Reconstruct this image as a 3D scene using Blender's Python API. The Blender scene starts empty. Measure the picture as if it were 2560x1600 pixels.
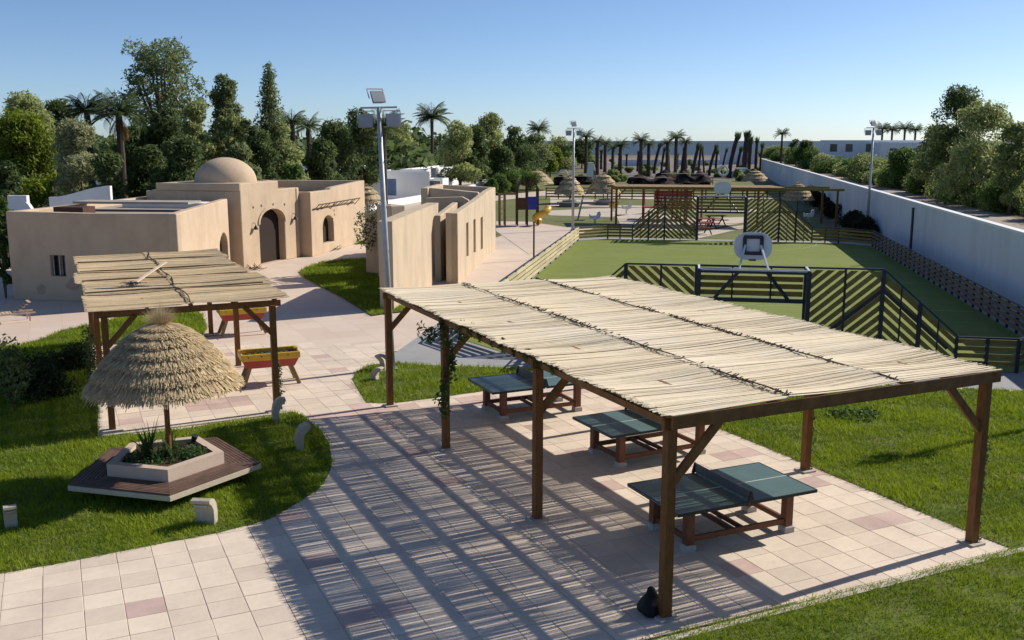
import bpy, bmesh, math, random
import numpy as np
from mathutils import Vector, Matrix
from mathutils.geometry import tessellate_polygon
R = math.radians
SC = bpy.context.scene
# ------------------------------------------------------------------ camera, sky, sun, exposure
F_PX, PITCH, CAM_H = 2443.0, 0.1814, 6.454
cam_d = bpy.data.cameras.new('camera'); cam = bpy.data.objects.new('camera', cam_d)
SC.collection.objects.link(cam); SC.camera = cam
cam.location = (0, 0, CAM_H); cam.rotation_euler = (math.pi/2 - PITCH, 0, 0)
cam_d.sensor_width = 36; cam_d.lens = 36*F_PX/2560; cam_d.clip_start = 0.1; cam_d.clip_end = 60000
SUN_AZ, SUN_EL = R(61.5), R(33.7)            # azimuth clockwise from +Y
world = bpy.data.worlds.new('World'); SC.world = world; world.use_nodes = True
wn = world.node_tree; wn.nodes.clear()
sky = wn.nodes.new('ShaderNodeTexSky'); sky.sky_type = 'NISHITA'; sky.sun_disc = False
sky.sun_elevation = SUN_EL; sky.sun_rotation = SUN_AZ; sky.altitude = 20
sky.air_density = 0.62; sky.dust_density = 0.35; sky.ozone_density = 4.5
bgn = wn.nodes.new('ShaderNodeBackground'); bgn.inputs['Strength'].default_value = 0.085
won = wn.nodes.new('ShaderNodeOutputWorld')
wn.links.new(sky.outputs[0], bgn.inputs[0]); wn.links.new(bgn.outputs[0], won.inputs[0])
sd = bpy.data.lights.new('sun', 'SUN'); sun = bpy.data.objects.new('sun', sd); SC.collection.objects.link(sun)
sd.energy = 4.0; sd.angle = R(0.42); sd.color = (1.0, 0.93, 0.83)
sdir = Vector((math.sin(SUN_AZ)*math.cos(SUN_EL), math.cos(SUN_AZ)*math.cos(SUN_EL), math.sin(SUN_EL)))
sun.rotation_euler = sdir.to_track_quat('Z', 'Y').to_euler()
sun.location = (30, 15, 40)
vs = SC.view_settings; SC.display_settings.display_device = 'sRGB'
vs.view_transform = 'Standard'; vs.look = 'None'; vs.gamma = 1; vs.exposure = 0.56; vs.use_curve_mapping = False
SC.cycles.max_bounces = 6; SC.cycles.transparent_max_bounces = 8
SC.cycles.use_denoising = True

# ------------------------------------------------------------------ helpers
rnd = random.Random(7)
nrs = np.random.RandomState(11)
K = 2560/2419.0                               # my notes were read off a 2419 px wide view
def G(x, y, z=0.0):                           # ground point seen at view pixel x, y
    x *= K; y *= K
    dx = (x-1280)/F_PX; dv = -(y-800)/F_PX; c, s = math.cos(PITCH), math.sin(PITCH)
    dy = c+dv*s; dz = -s+dv*c; t = (z-CAM_H)/dz
    return Vector((dx*t, dy*t, z))
def atY(x, y, Y):
    x *= K; y *= K
    dx = (x-1280)/F_PX; dv = -(y-800)/F_PX; c, s = math.cos(PITCH), math.sin(PITCH)
    dy = c+dv*s; dz = -s+dv*c; t = Y/dy
    return Vector((dx*t, Y, CAM_H+dz*t))
def az(deg): return Vector((math.cos(R(deg)), math.sin(R(deg)), 0))

def link(o, parent=None):
    SC.collection.objects.link(o)
    if parent is not None: o.parent = parent
    return o
def tag(o, label=None, cat=None, group=None, kind=None):
    if label: o['label'] = label
    if cat: o['category'] = cat
    if group: o['group'] = group
    if kind: o['kind'] = kind
    return o
def empty(name, loc=(0, 0, 0), rz=0.0, label=None, cat=None, group=None):
    o = bpy.data.objects.new(name, None); link(o)
    o.location = loc; o.rotation_euler = (0, 0, rz); o.empty_display_size = .2
    return tag(o, label, cat, group)
def copy_tree(o, parent=None):
    c = o.copy(); SC.collection.objects.link(c)
    if parent is not None: c.parent = parent
    for ch in list(o.children): copy_tree(ch, c)
    return c
def relabel(o, label): o['label'] = label; return o

class MB:
    """collects shapes, then builds ONE mesh object"""
    def __init__(self): self.v = []; self.f = []; self.m = []
    def add(self, vs_, fs, mi=0):
        n = len(self.v); self.v += [tuple(p) for p in vs_]
        self.f += [tuple(i+n for i in f) for f in fs]; self.m += [mi]*len(fs); return self
    def box(self, c, s, rz=0.0, mi=0, M=None, bev=0.0):
        x, y, z = s[0]/2, s[1]/2, s[2]/2
        if bev > 0:
            b = min(bev, x*.9, y*.9, z*.9); vv = []
            for sz in (-1, 1):
                for (ix, iy) in ((-1, -1), (1, -1), (1, 1), (-1, 1)):
                    vv.append((ix*(x-b), iy*(y-b), sz*z))
                for (ix, iy) in ((-1, -1), (1, -1), (1, 1), (-1, 1)):
                    vv.append((ix*x, iy*y, sz*(z-b)))
            ff = [(3, 2, 1, 0), (8, 9, 10, 11)]
            for i in range(4):
                j = (i+1) % 4
                ff += [(i, j, 4+j, 4+i), (4+i, 4+j, 12+j, 12+i), (12+i, 12+j, 8+j, 8+i)]
        else:
            vv = [(-x, -y, -z), (x, -y, -z), (x, y, -z), (-x, y, -z), (-x, -y, z), (x, -y, z), (x, y, z), (-x, y, z)]
            ff = [(3, 2, 1, 0), (4, 5, 6, 7), (0, 1, 5, 4), (1, 2, 6, 5), (2, 3, 7, 6), (3, 0, 4, 7)]
        if M is None: M = Matrix.Translation(Vector(c)) @ Matrix.Rotation(rz, 4, 'Z')
        return self.add([M @ Vector(p) for p in vv], ff, mi)
    def beam(self, a, b, w, h, mi=0, up=Vector((0, 0, 1)), bev=0.0):
        a = Vector(a); b = Vector(b); d = b-a; L = d.length
        if L < 1e-6: return self
        x = d/L; y = up.cross(x)
        if y.length < 1e-4: y = Vector((0, 1, 0)).cross(x)
        y.normalize(); z = x.cross(y)
        M = Matrix(((x.x, y.x, z.x, 0), (x.y, y.y, z.y, 0), (x.z, y.z, z.z, 0), (0, 0, 0, 1)))
        M = Matrix.Translation((a+b)/2) @ M
        return self.box(None, (L, w, h), mi=mi, M=M, bev=bev)
    def tube(self, pts, rad, n=8, mi=0, cap=True):
        pts = [Vector(p) for p in pts]
        if not hasattr(rad, '__len__'): rad = [rad]*len(pts)
        vv = []; ff = []; ref = None
        for i, p in enumerate(pts):
            d = (pts[min(i+1, len(pts)-1)] - pts[max(i-1, 0)]).normalized()
            if ref is None: ref = Vector((0, 0, 1)) if abs(d.z) < .9 else Vector((1, 0, 0))
            a = d.cross(ref).normalized(); b = d.cross(a)
            for k in range(n):
                t = 2*math.pi*k/n
                vv.append(p + (a*math.cos(t)+b*math.sin(t))*rad[i])
        for i in range(len(pts)-1):
            for k in range(n):
                k2 = (k+1) % n
                ff.append((i*n+k, i*n+k2, (i+1)*n+k2, (i+1)*n+k))
        if cap: ff += [tuple(range(n)), tuple(range((len(pts)-1)*n, len(pts)*n))[::-1]]
        return self.add(vv, ff, mi)
    def lathe(self, prof, n=24, c=(0, 0, 0), mi=0):
        vv = []; ff = []
        for (r, z) in prof:
            for k in range(n):
                t = 2*math.pi*k/n; vv.append((c[0]+r*math.cos(t), c[1]+r*math.sin(t), c[2]+z))
        for i in range(len(prof)-1):
            for k in range(n):
                k2 = (k+1) % n; ff.append((i*n+k, i*n+k2, (i+1)*n+k2, (i+1)*n+k))
        return self.add(vv, ff, mi)
    def prism(self, poly, z0, z1, mi=0):
        n = len(poly); vv = [(p[0], p[1], z0) for p in poly]+[(p[0], p[1], z1) for p in poly]
        tr = tessellate_polygon([[Vector((p[0], p[1], 0)) for p in poly]])
        ff = [tuple(t) for t in tr]+[tuple(i+n for i in t) for t in tr]
        ff += [(i, (i+1) % n, n+(i+1) % n, n+i) for i in range(n)]
        return self.add(vv, ff, mi)
    def slab2d(self, outer, holes, P0, u, nrm, th, mi=0):
        """vertical slab: outline in (s, z), thickness th behind the face (along -nrm)"""
        rings = [outer]+list(holes)
        flat = [p for r_ in rings for p in r_]; n = len(flat)
        tr = tessellate_polygon([[Vector((p[0], p[1], 0)) for p in r_] for r_ in rings])
        P0 = Vector(P0); u = Vector(u); nrm = Vector(nrm)
        pt = lambda p, d: P0 + u*p[0] + Vector((0, 0, p[1])) - nrm*d
        vv = [pt(p, 0) for p in flat]+[pt(p, th) for p in flat]
        ff = [tuple(t) for t in tr]+[tuple(i+n for i in t) for t in tr]
        k = 0
        for r_ in rings:
            m = len(r_)
            ff += [(k+i, k+(i+1) % m, n+k+(i+1) % m, n+k+i) for i in range(m)]
            k += m
        return self.add(vv, ff, mi)
    def build(self, name, mat, parent=None, smooth=False, kind=None, recalc=True):
        me = bpy.data.meshes.new(name); me.from_pydata(self.v, [], self.f)
        for mm in (mat if isinstance(mat, (list, tuple)) else [mat]): me.materials.append(mm)
        if any(self.m): me.polygons.foreach_set('material_index', self.m)
        if recalc:
            bm = bmesh.new(); bm.from_mesh(me); bmesh.ops.recalc_face_normals(bm, faces=bm.faces); bm.to_mesh(me); bm.free()
        if smooth: me.polygons.foreach_set('use_smooth', [True]*len(me.polygons))
        me.update(); o = bpy.data.objects.new(name, me); link(o, parent)
        if kind: o['kind'] = kind
        return o

def fast_mesh(name, V, Fc, mat, parent=None, tint=None, kind=None, smooth=False):
    """V (n,3) array, Fc (m,k) array of faces"""
    me = bpy.data.meshes.new(name); k = Fc.shape[1]
    me.vertices.add(len(V)); me.vertices.foreach_set('co', np.ascontiguousarray(V, dtype=np.float32).ravel())
    me.loops.add(Fc.size); me.loops.foreach_set('vertex_index', np.ascontiguousarray(Fc, dtype=np.int32).ravel())
    me.polygons.add(len(Fc)); me.polygons.foreach_set('loop_start', np.arange(0, Fc.size, k, dtype=np.int32))
    try: me.polygons.foreach_set('loop_total', np.full(len(Fc), k, dtype=np.int32))
    except Exception: pass
    me.materials.append(mat); me.update(calc_edges=True)
    if tint is not None:
        a = me.attributes.new('tint', 'FLOAT', 'POINT'); a.data.foreach_set('value', np.ascontiguousarray(tint, dtype=np.float32))
    if smooth: me.polygons.foreach_set('use_smooth', [True]*len(Fc))
    me.validate()
    o = bpy.data.objects.new(name, me); link(o, parent)
    if kind: o['kind'] = kind
    return o

def in_poly(P, poly):
    x, y = P[:, 0], P[:, 1]; ins = np.zeros(len(P), bool); n = len(poly)
    for i in range(n):
        x1, y1 = poly[i][0], poly[i][1]; x2, y2 = poly[(i+1) % n][0], poly[(i+1) % n][1]
        c = ((y1 > y) != (y2 > y)) & (x < (x2-x1)*(y-y1)/((y2-y1) or 1e-9)+x1)
        ins ^= c
    return ins

# ------------------------------------------------------------------ materials
def nt(mat): return mat.node_tree.nodes, mat.node_tree.links
def mat(name, c1, c2=None, scale=3.0, rough=.8, bump=0.0, bscale=40.0, spec=.3, metal=0.0, stretch=None, var=0.0,
        c3=None, s3=.6, wt=.5, coord='Object', c3st=None):
    m = bpy.data.materials.new(name); m.use_nodes = True; N, L = nt(m); N.clear()
    out = N.new('ShaderNodeOutputMaterial'); b = N.new('ShaderNodeBsdfPrincipled'); L.new(b.outputs[0], out.inputs[0])
    b.inputs['Roughness'].default_value = rough; b.inputs['Metallic'].default_value = metal
    b.inputs['Specular IOR Level'].default_value = spec
    tc = N.new('ShaderNodeTexCoord'); mp = N.new('ShaderNodeMapping'); L.new(tc.outputs[coord], mp.inputs[0]); gp = N.new('ShaderNodeNewGeometry')
    if stretch: mp.inputs['Scale'].default_value = stretch
    c2 = c2 or tuple(x*.8 for x in c1)
    nz = N.new('ShaderNodeTexNoise'); nz.inputs['Scale'].default_value = scale; nz.inputs['Detail'].default_value = 6
    nz.inputs['Roughness'].default_value = .6
    L.new(mp.outputs[0], nz.inputs['Vector'])
    rm = N.new('ShaderNodeMapRange'); rm.inputs[1].default_value = .32; rm.inputs[2].default_value = .68; L.new(nz.outputs[0], rm.inputs[0])
    mx = N.new('ShaderNodeMix'); mx.data_type = 'RGBA'; L.new(rm.outputs[0], mx.inputs[0])
    mx.inputs[6].default_value = (*c1, 1); mx.inputs[7].default_value = (*c2, 1); col = mx.outputs[2]
    if c3:
        n3 = N.new('ShaderNodeTexNoise'); n3.inputs['Scale'].default_value = s3; n3.inputs['Detail'].default_value = 4
        m3p = N.new('ShaderNodeMapping'); m3p.inputs['Scale'].default_value = c3st or (1, 1, 1); L.new(gp.outputs['Position'], m3p.inputs[0]); L.new(m3p.outputs[0], n3.inputs['Vector']); n3.inputs['Roughness'].default_value = .65
        r3 = N.new('ShaderNodeMapRange'); r3.inputs[1].default_value = .45; r3.inputs[2].default_value = .7; r3.inputs[4].default_value = wt
        L.new(n3.outputs[0], r3.inputs[0])
        m3 = N.new('ShaderNodeMix'); m3.data_type = 'RGBA'; L.new(r3.outputs[0], m3.inputs[0]); L.new(col, m3.inputs[6])
        m3.inputs[7].default_value = (*c3, 1); col = m3.outputs[2]
    if var > 0:
        oi = N.new('ShaderNodeObjectInfo'); ge = N.new('ShaderNodeNewGeometry')
        ad = N.new('ShaderNodeMath'); ad.operation = 'ADD'; L.new(oi.outputs['Random'], ad.inputs[0]); L.new(ge.outputs['Random Per Island'], ad.inputs[1])
        fr = N.new('ShaderNodeMath'); fr.operation = 'FRACT'; L.new(ad.outputs[0], fr.inputs[0])
        mr = N.new('ShaderNodeMapRange'); mr.inputs[3].default_value = 1-var; mr.inputs[4].default_value = 1+var; L.new(fr.outputs[0], mr.inputs[0])
        vm = N.new('ShaderNodeVectorMath'); vm.operation = 'SCALE'; L.new(col, vm.inputs[0]); L.new(mr.outputs[0], vm.inputs['Scale']); col = vm.outputs[0]
    L.new(col, b.inputs['Base Color'])
    if bump > 0:
        nb = N.new('ShaderNodeTexNoise'); nb.inputs['Scale'].default_value = bscale; nb.inputs['Detail'].default_value = 5
        L.new(mp.outputs[0], nb.inputs['Vector'])
        bp = N.new('ShaderNodeBump'); bp.inputs['Strength'].default_value = bump; bp.inputs['Distance'].default_value = .02
        L.new(nb.outputs[0], bp.inputs['Height']); L.new(bp.outputs[0], b.inputs['Normal'])
    return m
def leaf_mat(name, c_dark, c_light, trans=.5, rough=.6):
    m = bpy.data.materials.new(name); m.use_nodes = True; N, L = nt(m); N.clear()
    out = N.new('ShaderNodeOutputMaterial')
    at = N.new('ShaderNodeAttribute'); at.attribute_name = 'tint'
    mx = N.new('ShaderNodeMix'); mx.data_type = 'RGBA'; L.new(at.outputs['Fac'], mx.inputs[0])
    mx.inputs[6].default_value = (*c_dark, 1); mx.inputs[7].default_value = (*c_light, 1)
    b = N.new('ShaderNodeBsdfPrincipled'); b.inputs['Roughness'].default_value = rough; b.inputs['Specular IOR Level'].default_value = .25
    L.new(mx.outputs[2], b.inputs['Base Color'])
    t = N.new('ShaderNodeBsdfTranslucent'); L.new(mx.outputs[2], t.inputs[0])
    ms = N.new('ShaderNodeMixShader'); ms.inputs[0].default_value = trans
    L.new(b.outputs[0], ms.inputs[1]); L.new(t.outputs[0], ms.inputs[2]); L.new(ms.outputs[0], out.inputs[0])
    return m

M = {}
M['tile'] = mat('tile_beige', (.72, .605, .48), (.66, .55, .435), scale=6, rough=.75, bump=.25, bscale=60, var=.09, c3=(.55, .455, .36), s3=.8, wt=.7)
M['tile_pink'] = mat('tile_pink', (.60, .44, .375), (.54, .395, .335), scale=6, rough=.75, bump=.25, bscale=60, var=.1, c3=(.42, .31, .27), s3=.8, wt=.75)
M['grout'] = mat('grout', (.60, .50, .40), (.50, .42, .33), scale=8)
M['plaza'] = None
M['kerb'] = mat('kerb_concrete', (.60, .54, .45), (.50, .45, .38), scale=5, bump=.3)
M['concrete'] = mat('apron_concrete', (.34, .34, .335), (.28, .28, .275), scale=1.2, bump=.3, bscale=30, c3=(.30, .29, .27), s3=.5, wt=.4)
M['soil_lawn'] = mat('lawn_soil', (.075, .115, .014), (.12, .16, .022), scale=3.5, rough=.95, bump=.8, bscale=50, c3=(.17, .13, .06), s3=.7, wt=.6)
M['dirt'] = mat('dirt', (.20, .155, .10), (.13, .10, .06), scale=.8, rough=.95, bump=.5, bscale=12, c3=(.09, .10, .035), s3=.07, wt=.9)
M['sand'] = mat('sand', (.36, .30, .24), (.30, .25, .20), scale=.4, rough=.95, bump=.3, bscale=8)
M['mauve'] = mat('trodden_earth', (.20, .165, .15), (.13, .105, .09), scale=.25, rough=.95, bump=.4, bscale=3, c3=(.30, .26, .23), s3=.12, wt=.7)
M['path'] = mat('pale_path', (.55, .47, .38), (.48, .41, .33), scale=.6, rough=.85, bump=.2)
M['turf'] = mat('court_turf', (.18, .215, .036), (.15, .185, .03), scale=1.2, rough=.9, bump=.4, bscale=80, c3=(.20, .235, .06), s3=.35, wt=.6, stretch=(1, 1, 1))
M['line'] = mat('line_paint', (.34, .42, .22), (.28, .36, .17), scale=5)
M['wood'] = mat('pergola_wood', (.25, .105, .028), (.14, .056, .016), scale=5, rough=.6, bump=.4, bscale=30, stretch=(6, 6, 1), var=.12)
M['wood_h'] = mat('pergola_beam_wood', (.25, .115, .035), (.15, .065, .02), scale=5, rough=.6, bump=.3, bscale=20, var=.12)
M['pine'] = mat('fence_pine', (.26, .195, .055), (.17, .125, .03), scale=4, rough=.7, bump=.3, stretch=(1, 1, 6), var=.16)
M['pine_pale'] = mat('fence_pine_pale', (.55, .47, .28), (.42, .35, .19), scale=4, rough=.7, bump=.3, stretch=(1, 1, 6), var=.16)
M['pine_shaded'] = mat('fence_pine_shaded', (.19, .14, .10), (.12, .09, .065), scale=4, rough=.8, bump=.3, stretch=(1, 1, 6), var=.16)  # same fence pine, with the shade on the right fence put into its colour
M['reed'] = mat('reed', (.82, .70, .49), (.74, .615, .42), scale=9, rough=.75, bump=.2, bscale=60, var=.12, c3=(.80, .72, .58), s3=.5, wt=.6)
M['reed_old'] = mat('reed_old', (.62, .475, .29), (.52, .395, .235), scale=7, rough=.8, bump=.3, bscale=60, var=.25, c3=(.30, .27, .20), s3=.5, wt=.5)
M['twine'] = mat('twine', (.09, .06, .035), (.05, .035, .02))
M['navy'] = mat('navy_steel', (.012, .018, .045), (.008, .012, .03), rough=.45, spec=.5)
M['black'] = mat('black_steel', (.012, .013, .016), rough=.5)
M['steel'] = mat('galvanised', (.42, .44, .46), (.34, .36, .38), scale=8, rough=.5, metal=.3, spec=.5)
M['white_metal'] = mat('white_metal', (.72, .73, .76), rough=.4)
M['lampglass'] = mat('floodlight_glass', (.35, .36, .37), (.28, .29, .30), rough=.25, spec=.6)
M['table'] = mat('table_green', (.075, .135, .135), (.09, .155, .155), scale=2.5, rough=.45, spec=.5, c3=(.13, .19, .185), s3=1.2, wt=.4)
M['table_edge'] = mat('table_edge', (.015, .03, .032), rough=.5)
M['tline'] = mat('table_line', (.62, .66, .64), (.5, .55, .53), scale=20)
M['netp'] = mat('net_plate', (.16, .16, .165), (.12, .12, .13), scale=4, rough=.5, metal=.3)
M['table_leg'] = mat('table_leg', (.20, .075, .035), (.13, .05, .025), scale=4, rough=.6, stretch=(4, 4, 1))
M['block'] = mat('concrete_block', (.5, .47, .42), (.38, .36, .32), scale=12, bump=.5)
M['adobe'] = mat('adobe', (.555, .425, .295), (.495, .375, .255), scale=1.5, rough=.9, bump=.35, bscale=9, c3=(.40, .295, .20), s3=.9, wt=.6, c3st=(1, 1, .4))
M['adobe2'] = mat('adobe_weathered', (.56, .45, .31), (.50, .39, .27), scale=1.3, rough=.9, bump=.4, bscale=8, c3=(.40, .33, .24), s3=1.1, wt=.8, stretch=(1, 1, .35), c3st=(1, 1, .3))
M['adobe_patch'] = mat('plaster_patch', (.44, .335, .24), (.34, .255, .185), scale=3, bump=.5)
M['roofgrey'] = mat('roof_grey', (.40, .36, .30), (.30, .27, .23), scale=.8, c3=(.2, .18, .16), s3=.5, wt=.5)
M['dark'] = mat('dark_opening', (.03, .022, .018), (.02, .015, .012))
M['door'] = mat('door_wood', (.028, .015, .01), (.018, .01, .007), scale=4, stretch=(8, 8, 1))
M['white'] = mat('whitewash', (.80, .80, .79), (.74, .75, .75), scale=.8, rough=.85, bump=.2, bscale=8)
M['wallpaint'] = mat('white_wall_paint', (.66, .69, .74), (.61, .64, .70), scale=.4, rough=.85, bump=.15, bscale=6, c3=(.50, .52, .55), s3=.5, wt=.6, c3st=(1, 1, .25))
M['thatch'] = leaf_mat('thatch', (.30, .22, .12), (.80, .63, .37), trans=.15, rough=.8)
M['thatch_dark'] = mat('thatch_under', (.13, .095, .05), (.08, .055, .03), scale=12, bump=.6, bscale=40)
M['bench'] = mat('bench_concrete', (.55, .47, .36), (.49, .42, .32), scale=4, bump=.25)
M['planter'] = mat('planter_plaster', (.56, .44, .35), (.50, .395, .31), scale=3, bump=.25)
M['decking'] = mat('bench_slat_wood', (.155, .095, .07), (.10, .062, .047), scale=5, rough=.6, var=.15)
M['soil'] = mat('soil', (.07, .045, .028), (.04, .026, .016), scale=10, bump=1, bscale=30)
M['bollard'] = mat('bollard_stone', (.50, .44, .35), (.40, .35, .28), scale=5, bump=.3, bscale=30)
M['yellow'] = mat('yellow_paint', (.66, .42, .035), (.58, .33, .02), scale=5, rough=.45, spec=.5)
M['red'] = mat('red_paint', (.38, .035, .02), (.28, .03, .018), scale=5, rough=.45, spec=.5)
M['redwood'] = mat('red_timber', (.30, .085, .05), (.20, .06, .04), scale=3, rough=.7, var=.2)
M['foot_leg'] = mat('football_table_leg', (.30, .20, .10), (.2, .13, .06), scale=6)
M['green_felt'] = mat('play_surface', (.05, .12, .05), (.04, .09, .04))
M['bark'] = mat('bark', (.13, .095, .065), (.07, .05, .035), scale=6, rough=.95, bump=1, bscale=12, stretch=(1, 1, .3))
M['palm_bark'] = mat('palm_bark', (.10, .08, .06), (.05, .038, .03), scale=9, rough=.95, bump=1, bscale=14)
M['deadpalm'] = mat('stripped_palm_bark', (.075, .058, .048), (.04, .03, .026), scale=7, rough=.95, bump=1, bscale=10)
M['deadfrond'] = leaf_mat('dead_frond', (.16, .10, .05), (.38, .24, .10), trans=.1)
M['tent'] = mat('black_tent_cloth', (.014, .011, .012), (.028, .022, .022), scale=3, rough=.95, spec=.05, c3=(.13, .095, .08), s3=.5, wt=.85)
M['tent_light'] = mat('tent_stripe', (.32, .27, .23), (.22, .18, .15), scale=3)
M['plastic_y'] = mat('yellow_plastic', (.70, .42, .04), (.6, .33, .03), rough=.35, spec=.5)
M['plastic_b'] = mat('blue_plastic', (.03, .05, .30), (.02, .035, .22), rough=.4)
M['bluedoor'] = mat('blue_shutter', (.12, .20, .36), (.09, .15, .28), rough=.6)
M['rust'] = mat('brown_panel', (.09, .045, .03), (.06, .03, .02))
M['glass'] = mat('window_glass', (.025, .03, .035), (.02, .02, .025), rough=.1, spec=.6)
M['bag'] = mat('black_bag', (.008, .008, .009), (.012, .012, .013), scale=4, rough=.7, bump=.8, bscale=15)
M['lounger'] = mat('lounger_wood', (.55, .42, .30), (.45, .33, .23), scale=5)
M['sea'] = mat('sea_water', (.035, .065, .10), (.03, .055, .09), scale=.02, rough=.65, bump=.4, bscale=.6, spec=.15, stretch=(.3, 1, 1))
M['stone'] = mat('grey_stone', (.28, .27, .25), (.2, .19, .18), scale=5, bump=.5)
L_ = {}
L_['grass'] = leaf_mat('grass_blade', (.105, .18, .008), (.42, .50, .028), trans=.4, rough=.55)
L_['euc'] = leaf_mat('eucalyptus_leaf', (0.054, 0.09, 0.036), (0.293, 0.341, 0.146))
L_['dark'] = leaf_mat('dark_leaf', (0.027, 0.054, 0.017), (0.183, 0.244, 0.083))
L_['olive'] = leaf_mat('olive_leaf', (0.124, 0.158, 0.054), (0.512, 0.561, 0.219))
L_['pine'] = leaf_mat('pine_needle', (0.052, 0.086, 0.011), (0.288, 0.362, 0.037))
L_['grey'] = leaf_mat('grey_tamarisk_leaf', (0.144, 0.162, 0.081), (0.526, 0.538, 0.293))
L_['bush'] = leaf_mat('bush_leaf', (0.037, 0.075, 0.015), (0.163, 0.25, 0.056))
L_['palm'] = leaf_mat('palm_leaf', (0.047, 0.078, 0.027), (0.176, 0.216, 0.088))
L_['scrub'] = leaf_mat('scrub_leaf', (0.104, 0.135, 0.041), (0.366, 0.426, 0.143))
L_['plant'] = leaf_mat('garden_leaf', (.035, .075, .022), (.12, .19, .06))
L_['wallbush'] = leaf_mat('dark_hedge_leaf', (.012, .024, .010), (.035, .06, .02))

# ------------------------------------------------------------------ frames used everywhere
A = az(25.1); B = az(115.1)                    # the pergola grid: A along the reeds, B along the rows of posts
CU = az(79.4); CV = az(-10.6)                  # the court and the domed building
C0 = Vector((7.0, 28.3, 0))                    # foot of the near goal, middle
def C(v, u, z=0.0): return C0 + CV*v + CU*u + Vector((0, 0, z))

# ------------------------------------------------------------------ ground sheets
def sheet(name, poly, z, m, th=0.0):
    mb = MB()
    if th > 0: mb.prism(poly, z-th, z)
    else:
        tr = tessellate_polygon([[Vector((p[0], p[1], 0)) for p in poly]]); mb.add([(p[0], p[1], z) for p in poly], [tuple(t) for t in tr])
    o = mb.build(name, m); o['kind'] = 'structure'
    if th == 0:
        me = o.data
        bm = bmesh.new(); bm.from_mesh(me)
        for f in bm.faces:
            if f.normal.z < 0: f.normal_flip()
        bm.to_mesh(me); bm.free()
    return o
ground = sheet('ground', [(-2600, -60), (2600, -60), (2600, 455), (-2600, 455)], -.06, M['dirt'])
# beach sloping down into the water
mb = MB(); mb.add([(-2600, 455, -.06), (2600, 455, -.06), (2600, 520, -2.2), (-2600, 520, -2.2)], [(0, 1, 2, 3)])
o = mb.build('beach', M['sand']); o['kind'] = 'structure'
sheet('sea', [(-30000, 480), (30000, 480), (30000, 45000), (-30000, 45000)], -1.4, M['sea'])
# sandy track outside the white wall
sheet('sandy_track', [C(10.85, -20), C(25.2, -20), C(25.2, 175), C(10.85, 175)], -.045, M['sand'])

# plaza: grout bed for the laid tiles and a jointed slab beyond them
def plaza_mat():
    m = mat('plaza_paving', (.66, .55, .445), (.61, .50, .405), scale=.5, rough=.75, bump=.15, c3=(.54, .42, .35), s3=.10, wt=.5)
    N, L = nt(m); b = [n for n in N if n.type == 'BSDF_PRINCIPLED'][0]
    tc = [n for n in N if n.type == 'TEX_COORD'][0]
    mp = N.new('ShaderNodeMapping'); mp.inputs['Rotation'].default_value = (0, 0, R(-25.1)); L.new(tc.outputs['Object'], mp.inputs[0])
    br = N.new('ShaderNodeTexBrick'); br.offset = 0; br.inputs['Scale'].default_value = 1
    br.inputs['Brick Width'].default_value = 1.05; br.inputs['Row Height'].default_value = 1.05; br.inputs['Mortar Size'].default_value = .012
    br.inputs['Color1'].default_value = (1, 1, 1, 1); br.inputs['Color2'].default_value = (.93, .9, .88, 1); br.inputs['Mortar'].default_value = (.84, .82, .80, 1)
    L.new(mp.outputs[0], br.inputs['Vector'])
    old = b.inputs['Base Color'].links[0].from_socket
    mu = N.new('ShaderNodeMix'); mu.data_type = 'RGBA'; mu.blend_type = 'MULTIPLY'; mu.inputs[0].default_value = 1
    L.new(old, mu.inputs[6]); L.new(br.outputs['Color'], mu.inputs[7]); L.new(mu.outputs[2], b.inputs['Base Color'])
    return m
M['plaza'] = plaza_mat()
plaza = sheet('plaza_pavement', [(-45, 2), (12, 2), (12, 26), C(-1, 5), C(-9.4, 5), C(-9.4, 40.5), (1.5, 74), (-3, 74), (-8.6, 66), (-10.5, 64), (-15, 58), (-16.5, 50), (-22, 50), (-45, 56)], -.035, M['plaza'])

# ---- lawns: soil sheet slightly proud of the tiles
def V2(*pts): return [G(x, y) for x, y in pts]
LAWN_A = V2((-330, 1410), (0, 1355), (130, 1333), (300, 1300), (420, 1277), (520, 1258), (590, 1240), (640, 1225), (700, 1190), (750, 1158), (775, 1125), (785, 1090), (778, 1050), (760, 1020), (735, 997), (712, 980), (690, 973),
              (640, 985), (520, 1000), (350, 1025), (230, 1030), (232, 960), (225, 900), (215, 850), (214, 816), (280, 812), (350, 802), (478, 797), (488, 775), (478, 742), (440, 730), (400, 730), (300, 745), (211, 768), (148, 781), (95, 803), (47, 815), (-60, 824), (-600, 850), (-1200, 1100))
LAWN_M = V2((832, 897), (842, 877), (875, 862), (935, 857), (1040, 866), (1110, 866), (1260, 872), (1330, 880), (1300, 897), (1220, 912), (1135, 925), (1030, 940), (925, 953), (865, 951), (848, 925))
P1 = Vector((2.10, 12.49, 0)); PB = lambda a, b, z=0.0: P1 + A*a + B*b + Vector((0, 0, z))
LAWN_R = [PB(6.35, -.45), PB(6.3, .2), PB(6.28, 2.0), PB(6.25, 4.0), PB(6.2, 6.5), PB(6.15, 9), PB(6.2, 11.5), PB(6.6, 13.6), C(1.5, -2.3), C(14, -2.3), (26, 23), (26, -6), (4, -6), (-1.2, 8.2), PB(-1.2, -.42), PB(0, -.42), PB(3, -.46)]
LAWN_C = V2((706, 642), (722, 633), (760, 620), (815, 613), (885, 611), (1000, 640), (960, 735), (905, 741), (880, 745), (850, 728), (800, 698), (760, 678), (722, 658))
LAWN_D = V2((838, 577), (905, 540), (940, 520), (960, 560), (920, 575), (868, 574))
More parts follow.
